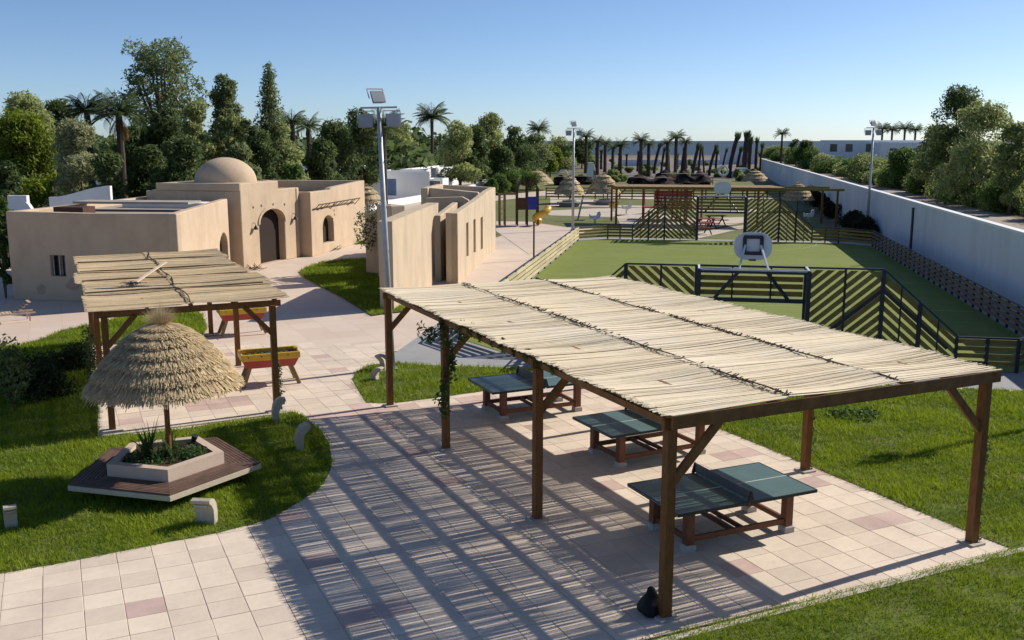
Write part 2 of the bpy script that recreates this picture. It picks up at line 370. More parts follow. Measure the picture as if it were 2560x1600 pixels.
def lawn(name, poly, dens, zone=None, h=.066, ytop=60, soil=None):
    o = sheet(name, poly, .006, soil or M['soil_lawn'])
    P = np.array([[p[0], p[1]] for p in poly]); lo = P.min(0); hi = P.max(0)
    if zone: lo = np.maximum(lo, zone[:2]); hi = np.minimum(hi, zone[2:])
    n = int((hi[0]-lo[0])*(hi[1]-lo[1])*dens)
    pts = lo + nrs.rand(n, 2)*(hi-lo)
    pts = pts[in_poly(pts, poly)]
    pt_ = np.sin(pts[:, 0]*1.9+2.3*np.sin(pts[:, 1]*1.3+.7))*np.sin(pts[:, 1]*2.3+1.9*np.sin(pts[:, 0]*.9))
    pts = pts[nrs.rand(len(pts)) < np.where(pt_ > .62, .45, 1)]; pts = pts+nrs.normal(0, .035, pts.shape)
    # keep only what the picture could see, thinner with distance
    ang = np.abs(pts[:, 0])/np.maximum(pts[:, 1], .1)
    keep = (ang < .62) & (pts[:, 1] > 9) & (nrs.rand(len(pts)) < np.clip((15.0/np.maximum(pts[:, 1], 1))**1.3, .04, 1))
    pts = pts[keep]; n = len(pts)
    if n == 0: return o
    far = np.clip((pts[:, 1]/15)**.75, .9, 3)
    cl = (np.sin(pts[:, 0]*2.1+1.3*np.sin(pts[:, 1]*1.7))+np.sin(pts[:, 1]*2.9+pts[:, 0]*.8+2*np.sin(pts[:, 0]*1.1)))*.25+.5
    fine = (np.sin(pts[:, 0]*9.1+3*np.sin(pts[:, 1]*6.3))*np.sin(pts[:, 1]*8.3+2*np.sin(pts[:, 0]*7)))*.5+.5
    hh = h*(.5+.5*cl+.6*fine)*(.6+.8*nrs.rand(n))*far**.6
    # shorter right at the edge of the lawn is left to chance
    th = nrs.rand(n)*2*np.pi; wv = .0065*far*(.7+.6*nrs.rand(n))
    lean = nrs.normal(0, .55, (n, 2))*hh[:, None]
    base = np.column_stack([pts, np.full(n, .004)])
    dx = np.column_stack([np.cos(th)*wv, np.sin(th)*wv, np.zeros(n)])
    tip = base + np.column_stack([lean, hh])
    V = np.empty((n*3, 3)); V[0::3] = base-dx; V[1::3] = base+dx; V[2::3] = tip
    big = np.sin(pts[:, 0]*.9+2*np.sin(pts[:, 1]*.6))*np.sin(pts[:, 1]*1.1+pts[:, 0]*.5)*.5+.5
    ti = np.clip(-.02+.38*cl+.34*fine+.22*big+nrs.normal(0, .18, n), 0, 1)
    tint = np.repeat(ti, 3); tint[0::3] *= .75; tint[1::3] *= .75
    g = fast_mesh('grass', V, np.arange(n*3).reshape(-1, 3), L_['grass'], tint=tint)
    tag(g, kind='stuff', label='short green lawn grass blades', cat='grass')
    return o
lawn('lawn', LAWN_A, 1900)
lawn('lawn', LAWN_M, 1500)
lawn('lawn', LAWN_R, 1900, zone=(-2, 8, 16, 27))
lawn('lawn', LAWN_C, 1500)
lawn('lawn', LAWN_D, 1300)

sheet('grout_bed', [PB(-24, -.44), PB(6.34, -.44), PB(6.1, 13.2), C(3, -2.25), C(-10.85, -2.25), C(-10.85, .5), (-22, 30.9), (-22, 9)], -.0075, M['grout'])
# ---- laid tiles: the 300 nearest are pieces, the rest one joined piece
TS = .525
tiles = []
allpolys = [LAWN_A, LAWN_M, LAWN_R]
cents = []; idx = []
for i in range(-60, 34):
    for j in range(-8, 44):
        a = i*TS + .12; b = j*.50 - .40
        c = PB(a+TS/2, b+.25); cents.append((c.x, c.y)); idx.append((i, j, a, b))
CC = np.array(cents)
ok = (CC[:, 1] > 8.5) & (CC[:, 1] < 31) & (np.abs(CC[:, 0]) < CC[:, 1]*.60+1) & (CC[:, 0] > -22)
for p in allpolys:
    P = np.array([[q[0], q[1]] for q in p]); 
    inside = np.ones(len(CC), bool)
    for dx_, dy_ in ((0, 0), (.3, 0), (-.3, 0), (0, .3), (0, -.3)):
        inside &= in_poly(CC+np.array([dx_, dy_]), p)
    ok &= ~inside
# nothing under the court apron, nor beyond the front edge of the pergola floor
ap = [C(-10.9, -2.2), C(14, -2.2), C(14, 40), C(-10.9, 40)]
ok &= ~in_poly(CC, ap)
def is_pink(i, j, a, b):
    h = ((i*73856093) ^ (j*19349663) ^ 0x5bd1) & 0xffff
    c = PB(a, b)
    band = (a < -3.2 and a > -4.9 and b > 8.5) or (-2.6 < a < 6.3 and 10.6 < b < 11.7)
    return h/65535.0 < (.55 if band else (.035 if a < 4.2 else .13))
def tile_mesh(pink):
    mb = MB(); mb.box((0, 0, 0), (TS-.009, .50-.009, .04), bev=.004)
    o = mb.build('paving_tile', M['tile_pink' if pink else 'tile']); me = o.data; bpy.data.objects.remove(o); return me
tm = {0: tile_mesh(0), 1: tile_mesh(1)}
cand = [(CC[k][1], k) for k in range(len(CC)) if ok[k]]
# largest in view first: nearest ones
vis = [t for t in cand if abs(CC[t[1]][0]) < CC[t[1]][1]*.535 and CC[t[1]][1] > 10.9]
vis.sort(); near = set(k for _, k in vis[:300])
rot = Matrix.Rotation(R(25.1), 3, 'Z')
far_mb = MB()
for _, k in cand:
    i, j, a, b = idx[k]; pk = 1 if is_pink(i, j, a, b) else 0
    dz = rnd.uniform(-.0025, .0025)
    if k in near:
        o = bpy.data.objects.new('paving_tile', tm[pk]); link(o, plaza)
        o.location = (CC[k][0], CC[k][1], -.02+dz); o.rotation_euler = (rnd.uniform(-.005, .005), rnd.uniform(-.005, .005), R(25.1)+rnd.uniform(-.006, .006))
    else:
        far_mb.box((CC[k][0], CC[k][1], -.02+dz), (TS-.009, .491, .04), rz=R(25.1), mi=pk)
far_mb.build('paving_tiles', [M['tile'], M['tile_pink']], plaza, kind='stuff')
# a white kerb in front of the pergola floor and along the lawn
mb = MB(); mb.beam(PB(-2.6, -.54, -.02), PB(6.55, -.54, -.02), .12, .07)
o = mb.build('kerb', M['kerb']); o['kind'] = 'structure'
mb = MB(); e0 = G(232, 1033); e1 = G(690, 974); mb.beam(e0+Vector((0, 0, -.005)), e1+Vector((0, 0, -.005)), .12, .07)
o = mb.build('kerb', M['kerb']); o['kind'] = 'structure'

# ------------------------------------------------------------------ court
HW = 9.2; CH = 1.8; CL = 36.3
court_poly = [C(-7.4, 0), C(7.4, 0), C(HW, CH), C(HW, CL-CH), C(7.4, CL), C(-7.4, CL), C(-HW, CL-CH), C(-HW, CH)]
sheet('concrete_apron', [C(-10.7, -2.1), C(10.5, -2.1), C(10.5, CL+1), C(-10.3, CL+1), C(-10.6, CL*.5)], -.012, M['concrete'])
court = sheet('court_turf', court_poly, .0, M['turf'])
def court_line(pts, w=.06):
    mb = MB()
    for a, b in zip(pts[:-1], pts[1:]):
        d = (b-a).normalized(); n = Vector((-d.y, d.x, 0))*w/2; z = Vector((0, 0, .004))
        mb.add([a-n+z, b-n+z, b+n+z, a+n+z], [(0, 1, 2, 3)])
    o = mb.build('court_marking', M['line'], court)
court_line([C(-HW+.3, 10.5), C(HW-.3, 10.5)]); court_line([C(-HW+.3, CL/2), C(HW-.3, CL/2)])
court_line([C(-HW+.3, CL-4.0), C(HW-.3, CL-4.0)])
for u0, s_ in ((.2, 1), (CL-.2, -1)):
    court_line([C(6*math.cos(t), u0+s_*6*math.sin(t)) for t in np.linspace(0, math.pi, 25)])
court_line([C(2.2*math.cos(t), CL/2+2.2*math.sin(t)) for t in np.linspace(0, 2*math.pi, 25)])

# ---- fences: posts, planks and the tall chevron panels
def clip_half(poly, n, d):                    # keep points with n.p <= d
    out = []
    for i in range(len(poly)):
        p, q = poly[i], poly[(i+1) % len(poly)]
        fp = n[0]*p[0]+n[1]*p[1]-d; fq = n[0]*q[0]+n[1]*q[1]-d
        if fp <= 0: out.append(p)
        if (fp < 0 < fq) or (fq < 0 < fp):
            t = fp/(fp-fq); out.append((p[0]+(q[0]-p[0])*t, p[1]+(q[1]-p[1])*t))
    return out
def low_fence(name_label, P, Q, n_sec, mat_, inner, group, rails=4, h=.95, rail=True, pl=.13, cat='fence'):
    """inner: unit vector towards the court, planks hang on that side"""
    root = empty('court_fence', P, 0, name_label, cat, group)
    d = (Q-P); L = d.length; d.normalize(); off = -P
    for i in range(n_sec+1):
        c = P + d*(L*i/n_sec)
        mb = MB(); mb.box(c+off+Vector((0, 0, h/2)), (.08, .08, h), rz=math.atan2(d.y, d.x), bev=.005); mb.build('post', M['navy'], root)
    gap = (h-.12)/rails
    for i in range(n_sec):
        a = P + d*(L*i/n_sec+.01); b = P + d*(L*(i+1)/n_sec-.01)
        for r in range(rails):
            z = .12+gap*(r+.5)
            mb = MB(); mb.beam(a+off+inner*.06+Vector((0, 0, z)), b+off+inner*.06+Vector((0, 0, z)), .035, pl, bev=.004)
            mb.build('plank', mat_, root)
    if rail:
        mb = MB(); mb.beam(P+off+Vector((0, 0, h+.02)), Q+off+Vector((0, 0, h+.02)), .06, .04); mb.build('top_rail', M['navy'], root)
    return root
FG = 'low plank fences round the ball court'
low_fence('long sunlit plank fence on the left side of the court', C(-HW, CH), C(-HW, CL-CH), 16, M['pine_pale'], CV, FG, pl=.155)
low_fence('long shaded plank fence on the right side of the court below the white wall', C(HW, CH), C(HW, CL-CH), 30, M['pine_shaded'], -CV, FG, pl=.13)
for u, s_, nm in ((0, 1, 'near'), (CL, -1, 'far')):
    uu = u + s_*CH
    low_fence(f'short slanting plank fence at the {nm} left corner of the court', C(-7.4, u), C(-HW, uu), 1, M['pine'], (CU*s_), FG)
    low_fence(f'short slanting plank fence at the {nm} right corner of the court', C(7.4, u), C(HW, uu), 1, M['pine'], (CU*s_), FG)
    low_fence(f'straight low plank fence left of the {nm} chevron panel', C(-7.4, u), C(-5.75, u), 2, M['pine'], (CU*s_), FG)
    low_fence(f'straight low plank fence right of the {nm} chevron panel', C(5.75, u), C(7.4, u), 2, M['pine'], (CU*s_), FG)

def chevron(side, u, s_, label):
    """flat part next to the goal, then a sloping part; diagonal slats, meeting in a chevron"""
    P = C(side*1.58, u); d = CV*side; root = empty('chevron_panel', P, 0, label, 'fence', 'tall chevron panels beside the goals')
    H = 2.85; F1 = 2.08; F2 = 4.17; HL = 1.0
    nr = CU*s_
    sl = (H-HL)/(F2-F1)
    def slat(poly):
        if len(poly) < 3: return
        ar = abs(sum(poly[i][0]*poly[(i+1) % len(poly)][1]-poly[(i+1) % len(poly)][0]*poly[i][1] for i in range(len(poly))))/2
        if ar < .012: return
        mb = MB(); mb.slab2d(poly, [], nr*.055, d, nr, .035); mb.build('slat', M['pine'], root)
    for (s0, s1, sg) in ((.06, F1-.04, 1), (F1+.04, F2-.03, -1)):
        if sg == 1: area = [(s0, .1), (s1, .1), (s1, H-.06), (s0, H-.06)]
        else: area = [(s0, .1), (s1, .1), (s1, HL-.05), (s0, H-.08)]
        n = Vector((-sg*sl, 1)).normalized(); w = .132; pitch = .212
        q = -3.5
        while q < 4.5:
            p = clip_half(area, (n.x, n.y), q+w)
            if len(p) > 2: p = clip_half(p, (-n.x, -n.y), -q)
            slat(p); q += pitch
    for s, h in ((0, H), (F1/2, H), (F1, H), ((F1+F2)/2, (H+HL)/2), (F2, HL)):
        th = .11 if s in (F1,) or s == 0 or s == (F1+F2)/2 else .06
        mb = MB(); mb.box(d*s+Vector((0, 0, h/2)), (th, th, h), rz=R(-10.6)); mb.build('post', M['navy'], root)
    for s in (F1*.5, F1+.52, F1+1.57):
        h = H if s < F1 else H-(s-F1)*sl
        mb = MB(); mb.box(d*s+nr*.02+Vector((0, 0, h/2)), (.04, .04, h), rz=R(-10.6)); mb.build('upright', M['navy'], root)
    mb = MB(); mb.beam(Vector((0, 0, H)), d*F1+Vector((0, 0, H)), .07, .05); mb.build('top_rail', M['navy'], root)
    mb = MB(); mb.beam(d*F1+Vector((0, 0, H)), d*F2+Vector((0, 0, HL)), .07, .05); mb.build('top_rail', M['navy'], root)
    mb = MB(); mb.beam(d*.05-nr*.02+Vector((0, 0, H-.6-2.03*sl)), d*F1-nr*.02+Vector((0, 0, H-.6)), .05, .09); mb.build('brace', M['navy'], root)
    mb = MB(); mb.beam(d*F1-nr*.02+Vector((0, 0, H-.6)), d*(F2-.25)-nr*.02+Vector((0, 0, H-.6-(F2-F1-.25)*sl)), .05, .09); mb.build('brace', M['navy'], root)
chevron(-1, 0, 1, 'tall chevron slat panel left of the near goal')
chevron(1, 0, 1, 'tall chevron slat panel right of the near goal, largest in view')
chevron(-1, CL, -1, 'tall chevron slat panel left of the far goal, before red timber')
chevron(1, CL, -1, 'tall chevron slat panel right of the far goal, near the thatched umbrella')

def goal(u, s_, label, blabel):
    P = C(0, u); g = empty('goal_frame', P, 0, label, 'goal', 'goals with baskets above')
    out = -CU*s_
    H = 2.85; w = 1.52; dp = .85
    for sx in (-1, 1):
        mb = MB(); mb.box(CV*sx*w+out*dp+Vector((0, 0, H/2)), (.12, .12, H), rz=R(-10.6), bev=.01); mb.build('post', M['navy'], g)
        mb = MB(); mb.box(CV*sx*w+Vector((0, 0, H/2)), (.1, .1, H), rz=R(-10.6)); mb.build('post', M['navy'], g)
        mb = MB(); mb.beam(CV*sx*w+Vector((0, 0, H)), CV*sx*w+out*dp+Vector((0, 0, H)), .06, .06); mb.build('side_bar', M['white_metal'], g)
        mb = MB(); mb.beam(CV*sx*.35+out*(dp*.55)+Vector((0, 0, H-.05)), CV*sx*1.1+out*.05+Vector((0, 0, 1.84)), .08, .08); mb.build('brace', M['navy'], g)
        mb = MB(); mb.beam(CV*sx*.42+out*(dp)+Vector((0, 0, H-.02)), CV*sx*.22+out*.05+Vector((0, 0, H+.62)), .05, .05); mb.build('board_arm', M['white_metal'], g)
    mb = MB(); mb.beam(-CV*w+out*dp+Vector((0, 0, H)), CV*w+out*dp+Vector((0, 0, H)), .05, .05); mb.build('top_bar', M['white_metal'], g)
    mb = MB(); mb.beam(-CV*w+out*dp+Vector((0, 0, H-.065)), CV*w+out*dp+Vector((0, 0, H-.065)), .06, .07); mb.build('top_bar', M['navy'], g)
    mb = MB(); mb.beam(-CV*w+Vector((0, 0, H)), CV*w+Vector((0, 0, H)), .06, .06); mb.build('top_bar', M['navy'], g)
    mb = MB(); mb.beam(-CV*w+Vector((0, 0, 1.86)), CV*w+Vector((0, 0, 1.86)), .1, .12); mb.build('crossbar', M['navy'], g)
    for sx in (-.5, .5):
        mb = MB(); mb.beam(CV*sx*1.1+Vector((0, 0, 1.9)), CV*sx*1.1+Vector((0, 0, H)), .04, .05); mb.build('upright', M['navy'], g)
    for r in range(4):
        mb = MB(); mb.beam(-CV*(w-.06)-out*.06+Vector((0, 0, 2.06+r*.215)), CV*(w-.06)-out*.06+Vector((0, 0, 2.06+r*.215)), .035, .15, bev=.004); mb.build('plank', M['pine'], g)
    # basket: rounded board, target square, ring
    bb = empty('basketball_hoop', P+Vector((0, 0, 3.02)), 0, blabel, 'hoop', 'baskets above the goals')
    n = 40; W2, H2 = .54, .41; cz = .42
    ring = []
    for k in range(n):
        t = 2*math.pi*k/n; ct, st = math.cos(t), math.sin(t)
        ring.append((W2*abs(ct)**.75*(1 if ct > 0 else -1), cz+H2*abs(st)**.75*(1 if st > 0 else -1)))
    mb = MB(); mb.slab2d(ring, [], out*.0, CV, out, .03); mb.build('backboard', mat_bb, bb)
    for a, b in (((-.27, cz-.2), (.27, cz-.2)), ((-.27, cz+.27), (.27, cz+.27)), ((-.24, cz-.2), (-.24, cz+.27)), ((.24, cz-.2), (.24, cz+.27))):
        mb = MB(); mb.beam(CV*a[0]+out*.035+Vector((0, 0, a[1])), CV*b[0]+out*.035+Vector((0, 0, b[1])), .10 if a[0] == b[0] else .04, .10 if a[0] != b[0] else .04); mb.build('target_frame', M['navy'], bb)
    pts = [CV*(.23*math.cos(t))+(-out)*(.33+.23*math.sin(t))+Vector((0, 0, .03)) for t in np.linspace(0, 2*math.pi, 17)]
    mb = MB(); mb.tube(pts, .012, 6, cap=False); mb.build('rim', M['navy'], bb)
    mb = MB(); mb.box((-out)*.06+Vector((0, 0, .02)), (.2, .12, .06), rz=R(-10.6)); mb.build('bracket', M['navy'], bb)
mat_bb = mat('backboard', (.62, .64, .70), (.56, .58, .65), scale=3, rough=.4)
goal(0, 1, 'navy goal frame with planks above the opening, nearest goal', 'rounded grey basketball board with navy square above the near goal')
goal(CL, -1, 'far goal frame between the two distant chevron panels', 'pale basketball board above the far goal')

def pole(p, h, label, r=.05):
    mb = MB(); mb.tube([p, p+Vector((0, 0, h))], r, 10); mb.lathe([(.0, h+.03), (r*1.3, h+.02), (r*1.3, h-.03)], 10, p)
    o = mb.build('net_post', M['navy'], smooth=False); tag(o, label, 'post', 'dark net posts beside the court')
pole(G(1261, 613), 2.05, 'dark upright net post on paving left of the court')
pole(C(9.85, 26.8), 2.9, 'dark upright net post against the white wall', .07)

# ---- white boundary wall
wall_root = empty('boundary_wall', C(10.60, -25), 0, 'long white painted boundary wall running to the sea with pale coping', 'wall')
mb = MB()
N_W = 56; t0, t1 = -25, 173
for i in range(N_W):                          # panels, each a few millimetres off the next
    a = t0+(t1-t0)*i/N_W; b = t0+(t1-t0)*(i+1)/N_W
wv = MB(); wv.beam(C(10.69, t0, 1.45)-C(10.60, -25), C(10.69, t1, 1.45)-C(10.60, -25), .24, 3.02); wv.build('wall_body', M['wallpaint'], wall_root)
wv = MB(); wv.beam(C(10.69, t0, 3.0)-C(10.60, -25), C(10.69, t1, 3.0)-C(10.60, -25), .34, .10); wv.build('coping', M['white'], wall_root)
# dark shrub patch + end wall far away
# ------------------------------------------------------------------ flood lights
def flood_mast(p, label, scale=1.0, rz=0.0):
    root = empty('floodlight_mast', p, rz, label, 'light mast', 'tall floodlight masts round the court')
    H = 7.35
    mb = MB(); mb.tube([(0, 0, 0), (0, 0, H*.5), (0, 0, H)], [.11, .085, .06], 10); mb.build('pole', M['steel'], root, smooth=True)
    mb = MB(); mb.box((0, 0, .015), (.34, .34, .03)); mb.build('base_plate', M['steel'], root)
    mb = MB()
    for k in range(9):
        z = 1.6+k*.62; sx = 1 if k % 2 else -1
        mb.beam((0, 0, z), (sx*.2, 0, z), .02, .02)
    mb.build('climbing_rungs', M['steel'], root)
    mb = MB(); mb.beam((-.5, 0, H), (.5, 0, H), .05, .05); mb.build('cross_arm', M['steel'], root)
    def head(c, tilt, yaw):
        h = empty('floodlight', (0, 0, 0)); h.parent = root; h.location = c; h.rotation_euler = (tilt, 0, yaw)
        m_ = MB()
        v = [(-.2, .02, -.19), (.2, .02, -.19), (.2, .02, .19), (-.2, .02, .19), (-.12, .2, -.10), (.12, .2, -.10), (.12, .2, .12), (-.12, .2, .12)]
        m_.add(v, [(0, 1, 2, 3), (4, 5, 6, 7), (0, 1, 5, 4), (1, 2, 6, 5), (2, 3, 7, 6), (3, 0, 4, 7)]); m_.build('housing', M['steel'], h)
        m_ = MB(); m_.box((0, .008, 0), (.36, .02, .34)); m_.build('glass', M['lampglass'], h)
        m_ = MB()
        m_.beam((-.23, .1, 0), (-.23, .1, .3), .02, .03); m_.beam((.23, .1, 0), (.23, .1, .3), .02, .03); m_.beam((-.23, .1, .3), (.23, .1, .3), .03, .02)
        m_.build('bracket', M['steel'], h)
    head((-.38, -.06, H-.34), R(-18), R(-8)); head((.38, -.06, H-.34), R(-18), R(8))
    head((.0, -.02, H+.30), R(-30), R(20))
    return root
MAST_LABEL = 'tall steel floodlight mast %s'
fm_ = flood_mast((-3.46, 27.4, 0), MAST_LABEL % 'behind the front pergola, the nearest and tallest in view', rz=R(10)); fm_.rotation_euler = (0, R(-1.5), R(10))
flood_mast(G(1353, 543), MAST_LABEL % 'beside the far left corner of the court')
flood_mast((25.02, 68.9, 0), MAST_LABEL % 'by the white wall, farthest right')
flood_mast((17.3, 24.35, 0), MAST_LABEL % 'standing right of the near court end, seen only by its shadow')

# ------------------------------------------------------------------ reed mats
def reed_mat(name, f, a0, a1, b0, b1, z, mat_, parent, cover=.86, rad=(.008, .016), layers=1, sag=.03, jit=.09, seed=1):
    """reeds run along A from a0 to a1, stacked along B"""
    rs = np.random.RandomState(seed); V = []; Fq = []; nseg = 5
    b = b0; reeds = []
    while b < b1:
        r = rs.uniform(*rad); reeds.append((b, r)); step = 2*r*rs.uniform(.72, 1.02)
        if rs.rand() > cover: step += rs.uniform(.006, .026)
        b += step
    for lay in range(layers-1):
        for _ in range(int(len(reeds)*.20)): reeds.append((rs.uniform(b0, b1), rs.uniform(*rad)*.9))
    out = []
    for k, (b, r) in enumerate(reeds):
        s0 = a0+rs.uniform(-jit, jit); s1 = a1+rs.uniform(-jit, jit); top = k % 3
        dz = z+rs.uniform(0, .007)+(.012 if rs.rand() < .05 else 0)-(r-rad[0])*.8
        slope = rs.normal(0, .0035)
        ss = np.linspace(s0, s1, nseg)
        ph = rs.uniform(0, 6.28)
        bb = b+(ss-(s0+s1)/2)*slope+.004*np.sin(ss*2.2+ph)
        zz = dz-sag*np.sin((ss-a0)/(a1-a0)*np.pi)*0.6+.016*np.sin(b*2.3+ss*1.7)+.008*np.sin(b*7+ss)
        taper = np.linspace(1.1, .7, nseg)
        n0 = len(V)
        for q in range(nseg):
            P = f(ss[q], bb[q], zz[q]); rr = r*taper[q]
            for (db, dv) in ((-1, 0), (0, .9), (1, 0), (0, -.8)):
                V.append((P[0]+B.x*db*rr, P[1]+B.y*db*rr, P[2]+dv*rr))
        for q in range(nseg-1):
            for e in range(4):
                e2 = (e+1) % 4; Fq.append((n0+q*4+e, n0+q*4+e2, n0+(q+1)*4+e2, n0+(q+1)*4+e))
    o = fast_mesh(name, np.array(V), np.array(Fq), mat_, parent, kind='stuff')
    return o

# ------------------------------------------------------------------ big pergola
perg = empty('reed_pergola', P1, 0, 'large wooden pergola roofed with pale reed mats over table tennis tables', 'pergola')
Lp = lambda a, b, z=0.0: A*a + B*b + Vector((0, 0, z))
BS = (0, 3.92, 8.26, 12.06); PW = 5.95; PH = 2.71
BSR = (0, 3.92, 8.26, 11.62)
for ai in (0, PW):
    for bi in (BS if ai == 0 else BSR):
        mb = MB(); mb.box(Lp(ai, bi, PH/2), (.14, .14, PH), rz=R(25.1), bev=.012); mb.build('post', M['wood'], perg)
        mb = MB(); mb.box(Lp(ai, bi, .012), (.30, .30, .045), rz=R(25.1)); mb.build('post_foot', M['block'], perg)
for bi, br in zip(BS, BSR):                     # cross beams along A, with braces
    mb = MB(); mb.beam(Lp(-.12, bi, PH+.05), Lp(PW+.12, br, PH+.05), .075, .15, bev=.008); mb.build('cross_beam', M['wood_h'], perg)
    for ai, sg in ((0, 1), (PW, -1)):
        mb = MB(); bq = bi if ai == 0 else br; mb.beam(Lp(ai+sg*.04, bq, PH-.78), Lp(ai+sg*.80, bq, PH+.0), .07, .13, bev=.008); mb.build('brace', M['wood_h'], perg)
for ai in (0, PW):                             # braces and edge beams along B
    mb = MB(); mb.beam(Lp(ai, -.1, PH+.055), Lp(ai, (BS if ai == 0 else BSR)[-1]+.06, PH+.055), .06, .10); mb.build('edge_beam', M['wood_h'], perg)
nj = 8
for k in range(nj):
    a = .02 + (PW-.04)*k/(nj-1)
    mb = MB(); mb.beam(Lp(a, -.12, PH+.165), Lp(a, BS[-1]+.05-.44*a/PW, PH+.165), .06, .08); mb.build('joist', M['wood_h'], perg)
mb = MB(); mb.beam(Lp(-.09, -.17, PH+.12), Lp(PW+.10, -.17, PH+.12), .035, .18); mb.build('fascia', M['wood_h'], perg)
mw = (PW+.22)/3
for k in range(3):
    reed_mat('reed_mat', lambda s, b, z: Lp(s, b, z), -.16+mw*k-.02, -.16+mw*(k+1)+.02, -.16, BS[-1]-.08-.14*k, PH+.235+.012*(k % 2), M['reed'], perg,
             cover=.86, rad=(.0065, .012), layers=2, seed=10+k)
rs = np.random.RandomState(3)
for s in (mw-.16, 2*mw-.16):                   # dark twine and broken stubs over the seams
    mb = MB(); b = -.1
    while b < BS[-1]-.15:
        dens = .5+.5*math.sin(b*.9+s)
        if rs.rand() < .12+.5*dens:
            a_ = s+rs.uniform(-.05, .05); mb.beam(Lp(a_-rs.uniform(.02, .07), b+rs.uniform(-.03, .03), PH+.262), Lp(a_+rs.uniform(.02, .07), b+rs.uniform(-.03, .03), PH+.27+rs.uniform(0, .03)), .015, .012)
        b += rs.uniform(.02, .05)
    mb.tube([Lp(s+.015*math.sin(q*3.1), q, PH+.262+.006*math.sin(q*5)) for q in np.arange(-.1, BS[-1]-.1, .25)], .012, 5)
    mb.build('seam_twine', M['twine'], perg, kind='stuff')

# ---- table tennis tables
def pingpong(c, ang, label):
    t = empty('table_tennis_table', (c[0], c[1], 0), ang, label, 'table', 'outdoor table tennis tables under the pergola')
    for sx in (-1, 1):
        mb = MB(); mb.box((sx*.688, 0, .745), (1.364, 1.525, .035), bev=.006); h = mb.build('tabletop', M['table'], t)
        mb = MB(); mb.box((sx*.688, 0, .765), (1.33, .02, .006)); mb.build('centre_line', M['tline'], h)
        mb = MB()
        mb.box((sx*1.36, 0, .742), (.018, 1.53, .05)); mb.box((sx*.69, .764, .742), (1.34, .018, .05)); mb.box((sx*.69, -.764, .742), (1.34, .018, .05)); mb.build('edge_trim', M['table_edge'], h)
    mb = MB()
    mb.beam((0, -.80, .86), (0, .80, .86), .012, .165, up=Vector((0, 0, 1)))
    mb.build('net_plate', M['netp'], t)
    for sy in (-1, 1):
        mb = MB(); mb.add([(-.06, sy*.80, .765), (.06, sy*.80, .765), (.008, sy*.80, .945), (-.008, sy*.80, .945), (-.06, sy*.765, .765), (.06, sy*.765, .765), (.008, sy*.765, .945), (-.008, sy*.765, .945)],
                          [(0, 1, 2, 3), (4, 5, 6, 7), (0, 1, 5, 4), (1, 2, 6, 5), (2, 3, 7, 6), (3, 0, 4, 7)]); mb.build('net_bracket', M['table_edge'], t)
    for sx in (-1, 1):
        for sy in (-1, 1):
            mb = MB(); mb.box((sx*.98, sy*.50, .40), (.14, .14, .62), bev=.006); l = mb.build('leg', M['table_leg'], t)
            mb = MB(); mb.box((sx*.98, sy*.50, .05), (.19, .19, .13), bev=.02); mb.build('foot_block', M['block'], l)
            mb = MB(); mb.box((sx*.98, sy*.50, .715), (.12, .12, .03)); mb.build('cap', M['steel'], l)
    for sy in (-1, 1):
        mb = MB(); mb.beam((-.98, sy*.5, .19), (.98, sy*.5, .19), .05, .09); mb.build('stretcher', M['table_leg'], t)
    for sx in (-1, 1):
        mb = MB(); mb.beam((sx*.98, -.5, .19), (sx*.98, .5, .19), .05, .09); mb.build('stretcher', M['table_leg'], t)
    mb = MB(); mb.beam((-.1, -.5, .19), (-.1, .5, .19), .05, .07); mb.build('stretcher', M['table_leg'], t)
    mb = MB(); mb.beam((.1, -.5, .19), (.1, .5, .19), .05, .07); mb.build('stretcher', M['table_leg'], t)
    return t
pingpong((3.507, 15.577), R(24.0), 'green table tennis table nearest the camera, half in shade')
pingpong((2.832, 19.688), R(26.5), 'middle green table tennis table behind the front corner post')
pingpong((.48, 23.031), R(24.5), 'farthest green table tennis table, partly hidden by the roof edge')

# bag at the front post
rsb = np.random.RandomState(5)
mb = MB(); prof = [(0.0, .50), (.05, .48), (.07, .42), (.10, .33), (.16, .22), (.20, .10), (.18, .02), (0.0, .0)]
n = 14; vv = []; ff = []
for (r, z) in prof:
    r *= .9; z *= .78
    for k in range(n):
        t = 2*math.pi*k/n; q = r*(1+.18*math.sin(3*t+z*9)+rsb.uniform(-.06, .06)); vv.append((q*math.cos(t), q*math.sin(t), z))
for i in range(len(prof)-1):
    for k in range(n): ff.append((i*n+k, i*n+(k+1) % n, (i+1)*n+(k+1) % n, (i+1)*n+k))
mb.add(vv, ff); o = mb.build('black_bag', M['bag'], smooth=True); o.location = P1-A*.10+B*.20
tag(o, 'black bag slumped against the front corner post of the pergola', 'bag')

